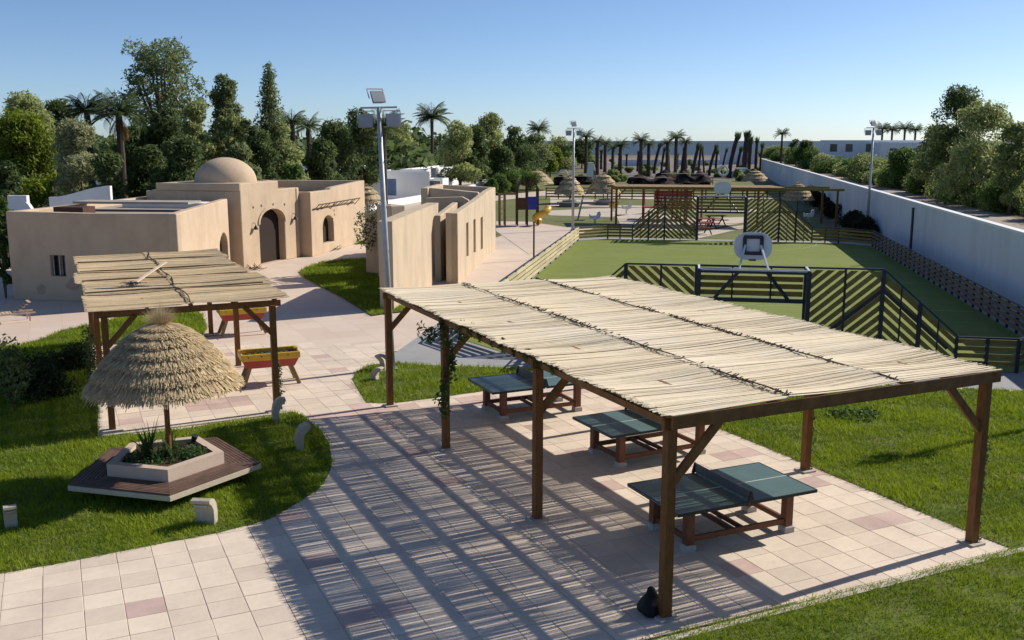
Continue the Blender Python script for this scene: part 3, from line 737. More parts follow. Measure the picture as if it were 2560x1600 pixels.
# ------------------------------------------------------------------ second pergola
P2 = Vector((-5.7, 22.9, 0)); Q2 = lambda a, b, z=0.0: A*a + B*b + Vector((0, 0, z))
perg2 = empty('reed_pergola', P2, 0, 'smaller wooden pergola with grey brown reed roof beside the domed building', 'pergola')
PH2 = 2.62
for ai in (0, -3.7):
    for bi in (0, 5.3, 10.6):
        mb = MB(); mb.box(Q2(ai, bi, PH2/2), (.14, .14, PH2), rz=R(25.1), bev=.01); mb.build('post', M['wood'], perg2)
        mb = MB(); mb.box(Q2(ai, bi, .01), (.45, .30, .04), rz=R(25.1)); mb.build('post_foot', M['kerb'], perg2)
for bi in (0, 5.3, 10.6):
    mb = MB(); mb.beam(Q2(-3.9, bi, PH2+.04), Q2(.2, bi, PH2+.04), .07, .14); mb.build('cross_beam', M['wood_h'], perg2)
    for ai, sg in ((0, -1), (-3.7, 1)):
        mb = MB(); mb.beam(Q2(ai+sg*.04, bi, PH2-.68), Q2(ai+sg*.65, bi, PH2), .07, .12); mb.build('brace', M['wood_h'], perg2)
for k in range(5):
    a = -3.75+k*3.8/4
    mb = MB(); mb.beam(Q2(a, -.2, PH2+.14), Q2(a, 10.8, PH2+.14), .06, .07); mb.build('joist', M['wood_h'], perg2)
bands = [(-.35, 2.1), (1.95, 4.3), (4.15, 6.3), (6.15, 8.6), (8.45, 10.95)]
for j, (b0, b1) in enumerate(bands):
    for h, (a0, a1) in enumerate(((-4.05, -1.85), (-1.9, .32))):
        o = reed_mat('reed_mat', lambda s, b, z: Q2(s, b, z), a0+.08*math.sin(j*2.3+h), a1+.1*math.sin(j*1.7), b0, b1, PH2+.20+.03*(j % 2)+.02*h, M['reed_old'], perg2, cover=.97, rad=(.007, .012), layers=2, seed=40+j*2+h, jit=.05)
    if j: 
        mb = MB(); mb.tube([Q2(s, b0+.07+.05*math.sin(s*2+j), PH2+.265) for s in np.arange(-4, .3, .3)], .018, 5); mb.build('seam_twine', M['twine'], perg2)
mb = MB(); mb.tube([Q2(-1.87+.05*math.sin(q*1.9), q, PH2+.262) for q in np.arange(-.3, 10.9, .3)], .014, 5); mb.build('seam_twine', M['twine'], perg2)
# broom lying on the roof
a_ = G(391, 619, 2.95); b_ = G(318, 668, 2.93)
mb = MB(); mb.beam(a_, b_, .09, .03); o = mb.build('roof_plank', mat('plank_pale', (.62, .50, .36)))
tag(o, 'pale long handled broom lying slanted on the smaller reed roof', 'broom')
o.name = 'broom'; mb = MB(); rs = np.random.RandomState(6)
for k in range(60): mb.beam(b_+Vector((rs.normal(0, .05), rs.normal(0, .05), 0)), b_+(b_-a_).normalized()*rs.uniform(.1, .35)+Vector((rs.normal(0, .12), rs.normal(0, .12), rs.uniform(-.02, .06))), .012, .012)
mb.build('bristles', M['stone'], o)

# ------------------------------------------------------------------ thatched umbrella and pentagon bench
U0 = Vector((-6.65, 18.0, 0))
def straw_umbrella(p, rad, rim, apex, label, poleh=None, rings=6, strands=900, group='thatched sun umbrellas', tuft=.45, seed=1, wid=.012, cat='umbrella'):
    root = empty('thatched_umbrella', p, 0, label, cat, group); rs = np.random.RandomState(seed)
    mb = MB(); mb.tube([(0, 0, 0), (0, 0, apex-.1)], .05, 10); mb.build('pole', M['wood'], root)
    def prof(t):                                # t 0 top .. 1 rim
        return rad*t, apex-(apex-rim)*(.22*t+.78*t*t)
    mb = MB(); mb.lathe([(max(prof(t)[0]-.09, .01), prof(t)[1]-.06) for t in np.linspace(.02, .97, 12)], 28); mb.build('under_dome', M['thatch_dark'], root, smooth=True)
    edges = np.linspace(.06, .90, rings)
    for k in range(rings):
        t0_ = edges[k]; t1_ = min(t0_+(edges[1]-edges[0])*1.10, 1.04)
        n = int(strands*(.35+.65*(k+1)/rings)); V = np.empty((n*4, 3)); ti = np.empty(n*4)
        for q in range(n):
            th = rs.rand()*2*math.pi; dth = rs.normal(0, .035)
            r0, z0 = prof(t0_+rs.uniform(-.02, .02)); tt = t1_+rs.normal(0, .022)
            r1, z1 = prof(tt); r1 += (.135+rs.uniform(-.02, .02))*min(1, rad/1.4); z1 += .02-rs.uniform(0, .04)
            if k == rings-1: z1 -= rs.uniform(0, .06)
            z0 += .02; r0 = max(r0-.07, .01)
            w = wid*rs.uniform(.6, 1.6)
            c0, s0 = math.cos(th), math.sin(th); c1, s1 = math.cos(th+dth), math.sin(th+dth)
            V[q*4] = (r0*c0+s0*w, r0*s0-c0*w, z0); V[q*4+1] = (r0*c0-s0*w, r0*s0+c0*w, z0)
            V[q*4+2] = (r1*c1-s1*w*1.3, r1*s1+c1*w*1.3, z1); V[q*4+3] = (r1*c1+s1*w*1.3, r1*s1-c1*w*1.3, z1)
            v = rs.uniform(.15, 1); ti[q*4:q*4+2] = v*.55; ti[q*4+2:q*4+4] = v  # strand tops darker: shade beneath the tier above, painted into the tint
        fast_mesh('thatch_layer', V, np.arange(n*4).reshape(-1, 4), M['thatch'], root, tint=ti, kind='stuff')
    n = int(strands*.45); V = np.empty((n*3, 3)); ti = np.empty(n*3)
    for q in range(n):
        th = rs.rand()*6.283; w = wid*.8; sp = rs.rand()*tuft*.95; hh = tuft*rs.uniform(.15, 1.05)*(1-.5*sp/tuft)
        if rs.rand() < .5: hh = -rs.uniform(.0, .25)*1; sp = rs.uniform(.1, .36)
        V[q*3] = (.05*math.cos(th), .05*math.sin(th), apex-.05); V[q*3+1] = (.05*math.cos(th)+w, .05*math.sin(th)+w, apex-.05)
        V[q*3+2] = (sp*math.cos(th), sp*math.sin(th), apex+hh); ti[q*3:q*3+3] = rs.uniform(0, .8)
    fast_mesh('tuft', V, np.arange(n*3).reshape(-1, 3), M['thatch'], root, tint=ti, kind='stuff')
    return root
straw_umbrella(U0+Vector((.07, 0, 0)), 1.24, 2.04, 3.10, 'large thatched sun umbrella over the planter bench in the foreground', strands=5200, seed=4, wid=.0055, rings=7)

def pent(r, rot=3): return [(r*math.cos(R(rot+72*k)), r*math.sin(R(rot+72*k))) for k in range(5)]
bench = empty('planter_bench', U0, 0, 'five sided slatted bench round a plaster planter under the thatched umbrella', 'bench')
zb = .32
mb = MB(); mb.prism(pent(1.15), 0, zb-.1); mb.build('base', M['bench'], bench)
mb = MB(); o1, o2 = pent(1.80), pent(1.0)
vv = []; ff = []
for z in (zb-.105, zb-.012):
    for r_ in (o1, o2): vv += [(x, y, z) for x, y in r_]
for i in range(5):
    j = (i+1) % 5
    ff += [(i, j, 5+j, 5+i), (10+i, 10+j, 15+j, 15+i), (i, j, 10+j, 10+i), (5+i, 5+j, 15+j, 15+i)]
mb.add(vv, ff); mb.build('seat_slab', M['bench'], bench)
ns = 8
for i in range(5):
    for k in range(ns):
        r1 = 1.775-k*.083; r0 = r1-.062
        a, b = pent(r1)[i], pent(r1)[(i+1) % 5]; c, d = pent(r0)[(i+1) % 5], pent(r0)[i]
        mb = MB(); mb.prism([a, b, c, d], zb-.005, zb+.022); mb.build('slat', M['decking'], bench)
pl = empty('planter', U0+Vector((0, 0, .3)), R(0), 'raised five sided plaster planter filled with soil, bench around it', 'planter')
bpy.data.objects.remove(pl)
mb = MB(); o1, o2 = pent(1.10), pent(.90); vv = []; ff = []
for z in (zb-.05, .57):
    for r_ in (o1, o2): vv += [(x, y, z) for x, y in r_]
for i in range(5):
    j = (i+1) % 5
    ff += [(i, j, 5+j, 5+i), (10+i, 10+j, 15+j, 15+i), (i, j, 10+j, 10+i), (5+i, 5+j, 15+j, 15+i)]
mb.add(vv, ff); mb.build('planter_wall', M['planter'], bench)
mb = MB(); mb.prism(pent(.91), .30, .49); mb.build('soil', M['soil'], bench)

def strap_plant(name, p, n, ln, spread, label, mt, group=None, seed=1, wid=.02, cat='plant', bend=.5, lean=None):
    rs = np.random.RandomState(seed); V = []; Fq = []; ti = []
    for q in range(n):
        th = rs.rand()*6.283; L = ln*rs.uniform(.55, 1.1); sp = spread*rs.uniform(.3, 1.2); w = wid*rs.uniform(.6, 1.2); b0 = len(V)
        bx, by = rs.normal(0, .04, 2)
        for s in range(5):
            t = s/4; r = sp*t**1.4; z = L*(t-bend*t*t*.5*sp/ max(ln, .01)); ww = w*(1-t**2)*1.0+.001
            c_, s_ = math.cos(th), math.sin(th)
            V += [(p[0]+bx+r*c_-s_*ww, p[1]+by+r*s_+c_*ww, p[2]+z), (p[0]+bx+r*c_+s_*ww, p[1]+by+r*s_-c_*ww, p[2]+z)]; ti += [rs.rand()*.3+.5*t]*2
        for s in range(4): Fq.append((b0+s*2, b0+s*2+1, b0+s*2+3, b0+s*2+2))
    V = np.array(V)-np.array(p)
    o = fast_mesh(name, V, np.array(Fq), mt, tint=np.array(ti)); o.location = p
    return tag(o, label, cat, group)
def leafy(name, blobs, n, leaf, mt, seed=1, parent=None, origin=(0, 0, 0), out_bias=.35, flat=0.0, asp=.5, shell=.55, spread=.09):
    """n leaf quads spread over ellipsoid blobs (x,y,z,rx,ry,rz)"""
    rs = np.random.RandomState(seed); bl = np.array(blobs, float)
    w = bl[:, 3]*bl[:, 4]+bl[:, 3]*bl[:, 5]+bl[:, 4]*bl[:, 5]; k = rs.choice(len(bl), n, p=w/w.sum())
    d = rs.normal(size=(n, 3)); d /= np.linalg.norm(d, axis=1)[:, None]
    rr = (shell+(1.06-shell)*rs.rand(n)**.6+np.abs(rs.normal(0, spread, n)))[:, None]
    P = bl[k, :3]+d*bl[k, 3:6]*rr
    nrm = d*out_bias+rs.normal(size=(n, 3))*.55; nrm[:, 2] += .25; nrm /= np.linalg.norm(nrm, axis=1)[:, None]
    t = np.cross(nrm, rs.normal(size=(n, 3))); t /= np.linalg.norm(t, axis=1)[:, None]; b = np.cross(nrm, t)
    s = leaf*(.6+.8*rs.rand(n))[:, None]
    V = np.empty((n*4, 3)); V[0::4] = P-t*s; V[1::4] = P+b*s*asp; V[2::4] = P+t*s; V[3::4] = P-b*s*asp
    cl = rs.rand(len(bl))[k]
    ti = np.clip(.10+.35*cl+.5*rs.rand(n), 0, 1)
    V -= np.array(origin)
    return fast_mesh(name, V, np.arange(n*4).reshape(-1, 4), mt, parent, tint=np.repeat(ti, 4))
# plants in the planter
for k, (dx, dy, nn, ln, sp) in enumerate(((-.30, -.05, 26, .80, .35), (-.45, .12, 20, .42, .40), (-.05, -.25, 26, .38, .40), (.1, -.05, 26, .40, .42), (-.02, .28, 18, .60, .30))):
    strap_plant('strappy_plant', (U0.x+dx, U0.y+dy, .49), nn, ln, sp, ['tall pointed strappy plant rising left in the planter', 'arching strap leaved plant near the left planter rim', 'low strap leaved plant at the planter front corner', 'strap leaved plant at the foot of the umbrella pole', 'upright thin leaved plant behind the umbrella pole'][k], L_['plant'], 'strap leaved plants in the planter', seed=60+k, wid=.022)
rs = np.random.RandomState(9)
o = leafy('planter_ground_cover', [(U0.x+.35, U0.y-.15, .53, .35, .25, .09), (U0.x+.2, U0.y+.3, .53, .35, .22, .10), (U0.x-.2, U0.y-.5, .52, .3, .2, .06), (U0.x+.55, U0.y+.05, .54, .2, .3, .09), (U0.x-.55, U0.y-.1, .52, .2, .3, .07)], 1500, .035, L_['plant'], 5)
tag(o, 'low leafy ground cover filling the planter', 'plant', kind='stuff')
# small uplighter in planter
u = empty('spotlight', (U0.x+.42, U0.y+.42, .49), 0, 'small black spotlight on a stake in the planter', 'light')
mb = MB(); mb.tube([(0, 0, 0), (0, 0, .2)], .012, 6); mb.build('stake', M['black'], u)
mb = MB(); mb.tube([(-.02, .0, .18), (.04, -.04, .30)], [.05, .06], 10); mb.build('head', M['black'], u)

# ------------------------------------------------------------------ bollard lights
def bollard(p, face, label, s=1.0, h=.5, w=.34):
    root = empty('bollard_light', p, R(face), label, 'bollard', 'hooded stone garden lights in the grass')
    prof = [(-.075, 0), (-.085, h*.45), (-.05, h*.78), (.03, h*.98), (.14, h*1.08), (.23, h*1.04), (.235, h*.95), (.15, h*.80), (.085, h*.62), (.07, h*.35), (.08, 0)]
    mb = MB(); n = len(prof); vv = [(x, -w/2, z) for x, z in prof]+[(x, w/2, z) for x, z in prof]
    tr = tessellate_polygon([[Vector((x, z, 0)) for x, z in prof]])
    ff = [tuple(t) for t in tr]+[tuple(i+n for i in t) for t in tr]+[(i, (i+1) % n, n+(i+1) % n, n+i) for i in range(n)]
    mb.add(vv, ff); mb.build('hood', M['bollard'], root)
    mb = MB(); mb.box((.17, 0, h*.82), (.08, w*.7, .03)); mb.build('lamp_lens', M['lampglass'], root)
    return root
bollard(G(489, 1236), -95, 'pale hooded garden light standing in front of the bench', h=.47, w=.33)
bollard(G(27, 1246), -60, 'pale hooded garden light at the left picture edge in the shade', h=.42, w=.2)
bollard(G(708, 1062), 20, 'leaning hooded garden light at the curved lawn edge by the shadow', h=.52, w=.28)
bollard(G(652, 995), 20, 'hooded garden light against the smaller pergola corner post', h=.52, w=.26)
bollard(G(908, 874), 160, 'hooded garden light left of the big pergola far post', h=.42, w=.26)
bollard(G(886, 897), -20, 'small hooded garden light on the grass tip by the plaza', h=.34, w=.2)

# ------------------------------------------------------------------ table football
def foosball(c, ang, label):
    t = empty('football_table', (c[0], c[1], 0), ang, label, 'table', 'yellow and red football tables')
    mb = MB(); hw, hl = .38, .74
    body = [(-hl, .62), (hl, .62), (hl+.02, .80), (-hl-.02, .80)]
    vv = []; ff = []
    for (z, sx, sy) in ((.50, .86, .74), (.73, 1.0, 1.0)):
        vv += [(-hl*sx, -hw*sy, z), (hl*sx, -hw*sy, z), (hl*sx, hw*sy, z), (-hl*sx, hw*sy, z)]
    ff = [(0, 1, 2, 3), (4, 5, 6, 7), (0, 1, 5, 4), (1, 2, 6, 5), (2, 3, 7, 6), (3, 0, 4, 7)]
    mb.add(vv, ff); mb.build('lower_case', M['red'], t)
    for (c_, s_) in (((0, -hw-.005, .815), (2*hl+.06, .05, .18)), ((0, hw+.005, .815), (2*hl+.06, .05, .18)), ((-hl-.005, 0, .815), (.05, 2*hw, .18)), ((hl+.005, 0, .815), (.05, 2*hw, .18))):
        mb = MB(); mb.box(c_, s_, bev=.012); mb.build('side_board', M['yellow'], t)
    mb = MB(); mb.box((0, 0, .77), (2*hl-.08, 2*hw-.06, .04)); mb.build('playing_field', M['green_felt'], t)
    for k in range(8):
        x = -hl+.14+k*(2*hl-.28)/7; s = -1 if k % 2 else 1
        mb = MB(); mb.tube([(x, -hw-.14*(s > 0)-.03, .86), (x, hw+.14*(s < 0)+.03, .86)], .008, 6)
        rd = mb.build('rod', M['steel'], t)
        mb = MB()
        for q in range(3): mb.box((x, -.22+q*.22, .84), (.02, .03, .10))
        mb.build('players', M['red' if s > 0 else 'black'], rd)
        mb = MB(); mb.tube([(x, s*-1*(hw+.20), .86), (x, s*-1*(hw+.12), .86)], .016, 6); mb.build('handle', M['black'], rd)
    for sx in (-1, 1):
        for sy in (-1, 1):
            mb = MB(); mb.beam((sx*(hl-.22), sy*(hw-.14), .58), (sx*(hl+.0), sy*(hw-.06), 0), .06, .10); mb.build('leg', M['foot_leg'], t)
        mb = MB(); mb.box((sx*(hl-.03), 0, .93), (.10, .20, .05)); mb.build('score_rail', M['yellow'], t)
    return t
foosball(G(638, 912)[:2] + (0,) if False else (G(638, 905).x, G(638, 905).y), R(22), 'yellow and red football table behind the nearer pergola post')
foosball((G(573, 787).x, G(573, 787).y), R(25), 'farther yellow football table at the back of the smaller pergola')

# sun lounger at left edge
lo = empty('sun_lounger', G(18, 760), R(35), 'wooden slatted sun lounger at the left edge by the domed building', 'lounger')
for k in range(9): mb = MB(); mb.box((-.9+k*.13, 0, .32), (.10, .6, .025)); mb.build('slat', M['lounger'], lo)
for k in range(5): mb = MB(); mb.box((.33+k*.1, 0, .38+k*.075), (.10, .6, .025), bev=0); mb.build('slat', M['lounger'], lo)
for sy in (-1, 1):
    mb = MB(); mb.beam((-.98, sy*.3, .30), (.9, sy*.3, .30), .04, .06); mb.build('side_rail', M['lounger'], lo)
    for sx in (-.8, .7): mb = MB(); mb.beam((sx, sy*.28, 0), (sx, sy*.28, .3), .05, .05); mb.build('leg', M['lounger'], lo)

# ------------------------------------------------------------------ domed building
def wall_hit(x, y, P, d):
    """(s, z) on the vertical plane through P along d seen at view pixel x, y"""
    g = G(x, y, 0); e = Vector((0, 0, CAM_H)); ray = g-e
    if ray.z > 0: ray = -ray
    n = Vector((d.y, -d.x, 0)); t = n.dot(P-e)/n.dot(ray); q = e+ray*t
    return (q-P).dot(d), q.z
def arch(s0, s1, z0, zs, zt, n=10, horseshoe=0.0):
    """outline of an arched opening: springing zs, crown zt"""
    c = (s0+s1)/2; h = (s1-s0)/2; pts = [(s0, z0), (s1, z0)]
    for k in range(n+1):
        t = math.pi*k/n; pts.append((c+(h+horseshoe*math.sin(t))*math.cos(t), zs+(zt-zs)*math.sin(t)))
    return pts
dome_b = empty('domed_building', (-13.7, 49.6, 0), 0, 'sand coloured adobe building with a dome, arched door and flat wings', 'building')
OFF = Vector((-13.7, 49.6, 0))
def loc(p): return Vector(p)-OFF
def bslab(name, P, d, outer, holes, th, m, nrm=None, root=dome_b, off=OFF):
    P = Vector((P[0], P[1], 0)); n = nrm or Vector((d.y, -d.x, 0))
    mb = MB(); mb.slab2d(outer, holes, P-off, d, n, th); return mb.build(name, m, root)
# --- left wing
WC = Vector((-13.28, 38.75, 0)); WL = Vector((-20.75, 40.15, 0)); WR = Vector((-14.16, 48.9, 0))
d1 = (WC-WL).normalized(); L1 = (WC-WL).length
w0 = 1.62, ; s0, zt_ = wall_hit(117, 603, WL, d1); s1, zb_ = wall_hit(157, 653, WL, d1)
win = [(s0, zb_), (s1, zb_), (s1, zt_), (s0, zt_)]
bslab('wall', WL, d1, [(0, -.05), (L1, -.05), (L1, 3.62), (L1*.5, 3.58), (0, 3.62)], [win], .35, M['adobe'])
wn_ = MB(); wn_.slab2d(win, [], loc(WL)-Vector((d1.y, -d1.x, 0))*.26, d1, Vector((d1.y, -d1.x, 0)), .03); wo = wn_.build('window', M['glass'], dome_b)
for k in range(3):
    q = s0+(s1-s0)*(.1+.4*k); m_ = MB(); m_.beam(loc(WL)+d1*q+Vector((d1.y, -d1.x, 0))*-.14+Vector((0, 0, zb_)), loc(WL)+d1*q+Vector((d1.y, -d1.x, 0))*-.14+Vector((0, 0, zt_)), .025, .06); m_.build('bar', M['steel'], wo)
for (x0, y0, x1, y1) in ((83, 668, 112, 700), (150, 655, 195, 690)):      # repaired plaster
    a0_, z1_ = wall_hit(x0, y0, WL, d1); a1_, z0_ = wall_hit(x1, y1, WL, d1)
    rs = np.random.RandomState(int(x0)); cx_, cz_ = (a0_+a1_)/2, (z0_+z1_)/2
    ring = [(cx_+(a1_-a0_)/2*math.cos(t)*rs.uniform(.6, 1), cz_+(z1_-z0_)/2*math.sin(t)*rs.uniform(.6, 1)) for t in np.linspace(0, 6.28, 15)[:-1]]
    bslab('plaster_patch', WL+Vector((d1.y, -d1.x, 0))*.006, d1, ring, [], .012, M['adobe_patch'])
d2 = (WR-WC).normalized(); L2 = (WR-WC).length
s0, zt_ = wall_hit(519, 577, WC, d2); s1, zb_ = wall_hit(541, 620, WC, d2)
s0, s1 = max(s0, .5), min(s1, L2-.25)
bslab('wall', WC, d2, [(.0, -.05), (L2, -.05), (L2, 3.62), (0, 3.62)], [arch(s0, s1, .0, 1.35, 2.05)], .35, M['adobe'])
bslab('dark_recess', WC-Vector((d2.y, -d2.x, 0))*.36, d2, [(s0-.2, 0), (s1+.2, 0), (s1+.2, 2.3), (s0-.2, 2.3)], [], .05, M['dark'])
mb = MB(); mb.prism([loc(WL+Vector((.6, .5, 0))), loc(WC+Vector((-.45, .5, 0))), loc(WR+Vector((-.3, 0, 0))), loc((-22, 52, 0))], 3.27, 3.35); mb.build('roof', M['roofgrey'], dome_b)
mb = MB(); mb.beam(loc(WL)+Vector((.15, .1, 1.8)), loc((-19.0, 51.5, 1.8)), .35, 3.6); mb.build('wall', M['adobe'], dome_b)
# rooftop water tank and slab behind the parapet
mb = MB(); mb.box(loc((-16.2, 46.5, 3.35)), (4.2, 1.2, .5), rz=R(-10)); mb.build('roof_box', M['white'], dome_b)
mb = MB(); mb.box(loc((-17.0, 44.6, 3.72)), (5.4, 1.4, .10), rz=R(-6)); mb.build('roof_canopy', M['roofgrey'], dome_b)
mb = MB(); mb.box(loc((-19.0, 42.6, 3.45)), (1.4, .9, .4), rz=R(-10)); mb.build('roof_box', M['rust'], dome_b)
# --- middle block
DB = Vector((-13.7, 49.6, 0)); DE = Vector((-11.98, 55.35, 0)); d3 = (DE-DB).normalized(); L3 = (DE-DB).length; n3 = Vector((d3.y, -d3.x, 0)); lv = -CV
hs = lambda x, y: wall_hit(x, y, DB, d3)
a0, _ = hs(616, 600); a1, _ = hs(676, 600); _, crown = hs(647, 492)
door = arch(a0, a1, 0, crown-.75, crown, 14, .05)
sN, _ = hs(656, 470)
st1, _ = hs(658, 455)
bslab('wall', DB, d3, [(0, -.05), (L3, -.05), (L3, 3.88), (st1, 3.88), (st1, 4.34), (0, 4.34)], [door], .45, M['adobe'])
sur = MB(); outer = arch(a0-.12, a1+.12, 0, crown-.75, crown+.13, 14, .06)
for k in range(len(outer)-1):
    if k == 0: continue
    pass
ringpts = [(p, q) for p, q in zip(arch(a0, a1, 1.0, crown-.75, crown, 14, .05)[2:], arch(a0-.14, a1+.14, 1.0, crown-.75, crown+.14, 14, .05)[2:])]
vv = []; ff = []
for (pi, po) in ringpts:
    for (s, z) in (pi, po):
        for dd in (0.0, .06): vv.append(loc(DB)+d3*s+n3*(dd+.001)+Vector((0, 0, z)))
for k in range(len(ringpts)-1):
    i = k*4; j = i+4
    ff += [(i+1, i+3, j+3, j+1), (i, i+1, j+1, j), (i+2, i+3, j+3, j+2)]
sur.add(vv, ff); sur.build('door_surround', M['adobe'], dome_b)
dr = MB(); dr.slab2d(arch(a0-.03, a1+.03, 0, crown-.75, crown, 14, .05), [], loc(DB)-n3*.40, d3, n3, .06); dr = dr.build('door', M['door'], dome_b)
for (x, y) in ((598, 490), (617, 486), (645, 483), (672, 483), (699, 478)):   # small round vents
    s, z = hs(x, y)
    m_ = MB(); m_.tube([loc(DB)+d3*s+n3*.004+Vector((0, 0, z)), loc(DB)+d3*s-n3*.02+Vector((0, 0, z))], .07, 10); m_.build('vent_hole', M['dark'], dome_b)
for (x, y) in ((598, 538), (692, 515)):       # wall lanterns
    s, z = hs(x, y); c = loc(DB)+d3*s+n3*.16+Vector((0, 0, z))
    m_ = MB(); m_.lathe([(.0, .14), (.05, .1), (.15, -.08), (.13, -.09), (0, -.05)], 10, c); lp = m_.build('wall_lantern', M['black'], dome_b)
    m_ = MB(); m_.tube([c+Vector((0, 0, .13)), c+Vector((0, 0, .24))-n3*.04, c+Vector((0, 0, .26))-n3*.16], .015, 6); m_.build('bracket', M['black'], lp)
body = [DB, DB+lv*5.2, DB+lv*5.2+d3*5.2, DE+lv*.3]
for P, Q in ((DB+lv*5.2, DB),):
    dd = (Q-P).normalized(); bslab('wall', P, dd, [(0, -.05), ((Q-P).length-.001, -.05), ((Q-P).length-.001, 3.95), (0, 3.95)], [], .4, M['adobe'])
for P, Q, h in ((DB+lv*5.2+d3*5.6, DB+lv*5.2, 3.95), (DE, DB+lv*5.2+d3*5.6, 3.86)):
    dd = (Q-P).normalized(); bslab('wall', P, dd, [(0.01, -.05), ((Q-P).length-.01, -.05), ((Q-P).length-.01, h), (0.01, h)], [], .38, M['adobe'])
mb = MB(); mb.prism([loc(DB+lv*5.1+d3*.1), loc(DB+d3*.3-n3*.3), loc(DE-d3*.2-n3*.3), loc(DB+lv*5.1+d3*5.5)], 3.5, 3.58); mb.build('roof', M['roofgrey'], dome_b)
ub = [DB+lv*4.6+d3*.02, DB+d3*.02-n3*.46, DB+d3*(st1-.02)-n3*.46, DB+lv*4.6+d3*(st1-.02)]
mb = MB(); mb.prism([loc(p) for p in ub], 3.6, 4.33); mb.build('upper_block', M['adobe'], dome_b)
mb = MB(); mb.beam(loc(DB)+lv*.0+d3*.0-CU*.012+Vector((0, 0, 4.15)), loc(DB)+lv*4.6-CU*.012+Vector((0, 0, 4.15)), .08, .38); mb.build('parapet', M['adobe'], dome_b)
dc = loc((-15.15, 52.2, 4.32))
prof = [(1.60*math.cos(t), 1.28*math.sin(t)) for t in np.linspace(0, math.pi/2-.001, 18)]
mb = MB(); mb.lathe(prof, 48, dc); mb.build('dome', M['adobe'], dome_b, smooth=True)
# --- right wing
RB = Vector((-11.33, 55.25, 0)); RE = Vector((-9.62, 64.3, 0)); d4 = (RE-RB).normalized(); L4 = (RE-RB).length; n4 = Vector((d4.y, -d4.x, 0))
h4 = lambda x, y: wall_hit(x, y, RB, d4)
a0, _ = h4(763, 540); a1, _ = h4(789, 540); _, crown = h4(775, 509)
sill = h4(770, 575)[1]
bslab('wall', RB, d4, [(0, -.05), (L4, -.05), (L4, 3.92), (L4*.35, 3.72), (L4*.33, 3.60), (0, 3.62)], [arch(a0, a1, max(sill, .35), crown-.6, crown, 10)], .4, M['adobe'])
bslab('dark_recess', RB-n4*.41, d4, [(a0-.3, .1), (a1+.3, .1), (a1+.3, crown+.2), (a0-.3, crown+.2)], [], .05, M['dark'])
bslab('wall', RB+lv*1.0, CV, [(0, -.05), (.999, -.05), (.999, 3.62), (0, 3.62)], [], .4, M['adobe'])
bslab('wall', RE-n4*.0, -n4, [(0.01, -.05), (7.0, -.05), (7.0, 3.9), (0.01, 3.9)], [], .4, M['adobe'])
mb = MB(); mb.prism([loc(RB-n4*.4+d4*.4), loc(RE-n4*.4-d4*.4), loc(RE-n4*7), loc(RB-n4*5)], 3.1, 3.2); mb.build('roof', M['roofgrey'], dome_b)
mb = MB(); mb.beam(loc(RB)-n4*5+d4*1+Vector((0, 0, 3.5)), loc(RE)-n4*6.5+Vector((0, 0, 3.5)), .3, .8); mb.build('parapet', M['adobe'], dome_b)
# row of sticks fixed above the small arch
s0, z0 = h4(741, 484); s1, z1 = h4(838, 468)
m_ = MB(); m_.beam(loc(RB)+d4*s0+n4*.30+Vector((0, 0, z0)), loc(RB)+d4*s1+n4*.30+Vector((0, 0, z1)), .06, .06); pg = m_.build('stick_pergola', M['bark'], dome_b)
for k in range(12):
    t = k/11; s = s0+(s1-s0)*t; z = z0+(z1-z0)*t
    m_ = MB(); m_.beam(loc(RB)+d4*s+n4*.36+Vector((0, 0, z+.03)), loc(RB)+d4*(s+rnd.uniform(-.1, .1))-n4*.0+Vector((0, 0, z-.30+rnd.uniform(-.1, .1))), .035, .035); m_.build('stick', M['bark'], pg)
for (x, y) in ((789, 497), (790, 507), (786, 517)):
    s, z = h4(x, y); m_ = MB(); m_.tube([loc(RB)+d4*s+n4*.004+Vector((0, 0, z)), loc(RB)+d4*s-n4*.02+Vector((0, 0, z))], .07, 8); m_.build('vent_hole', M['dark'], dome_b)
# dry branches lying by the wall
rs = np.random.RandomState(2)
for (x, y, lab) in ((606, 636, 'heap of dry branches at the foot of the domed block'), (785, 590, 'few dry sticks under the small arched window')):
    mb = MB(); c = G(x, y)
    for k in range(26):
        a = rs.rand()*6.28; l = rs.uniform(.15, .5); p0 = Vector((rs.normal(0, .2), rs.normal(0, .2), .02)); mb.beam(p0, p0+Vector((l*math.cos(a), l*math.sin(a), rs.uniform(0, .25))), .02, .02)
    o = mb.build('dry_branches', M['bark']); o.location = c; tag(o, lab, 'branches')

# ------------------------------------------------------------------ weathered ruin with slots
b2 = empty('ruin_building', (-2.48, 44.7, 0), 0, 'weathered beige adobe shell with narrow slots and an open top beside the court', 'building')
OFF2 = Vector((-2.48, 44.7, 0))
RBc = Vector((-2.48, 44.7, 0)); REc = Vector((-1.02, 59.0, 0)); d5 = (REc-RBc).normalized(); L5 = (REc-RBc).length; n5 = Vector((d5.y, -d5.x, 0))
h5 = lambda x, y: wall_hit(x, y, RBc, d5)
holes = []
for (x, y0, y1) in ((1104, 528, 607), (1121, 520, 598), (1138, 515, 590)):
    s0, z1 = h5(x-2.6, y0); s1, _ = h5(x+2.6, y0); _, z0 = h5(x, y1); holes.append([(s0, z0), (s1, z0), (s1, z1), (s0, z1)])
s0, z1 = h5(1158, 598); s1, z0 = h5(1163, 612); holes.append([(s0, z0), (s1, z0), ((s0+s1)/2, z1)])
bslab('wall', RBc, d5, [(0, -.05), (L5, -.05), (L5, 3.72), (L5-3, 3.66), (L5*.45, 3.42), (0, 3.20)], holes, .34, M['adobe2'], root=b2, off=OFF2)
bslab('dark_recess', RBc-n5*.36, d5, [(3, .3), (L5-1, .3), (L5-1, 2.9), (3, 2.9)], [], .04, M['adobe_patch'], root=b2, off=OFF2)
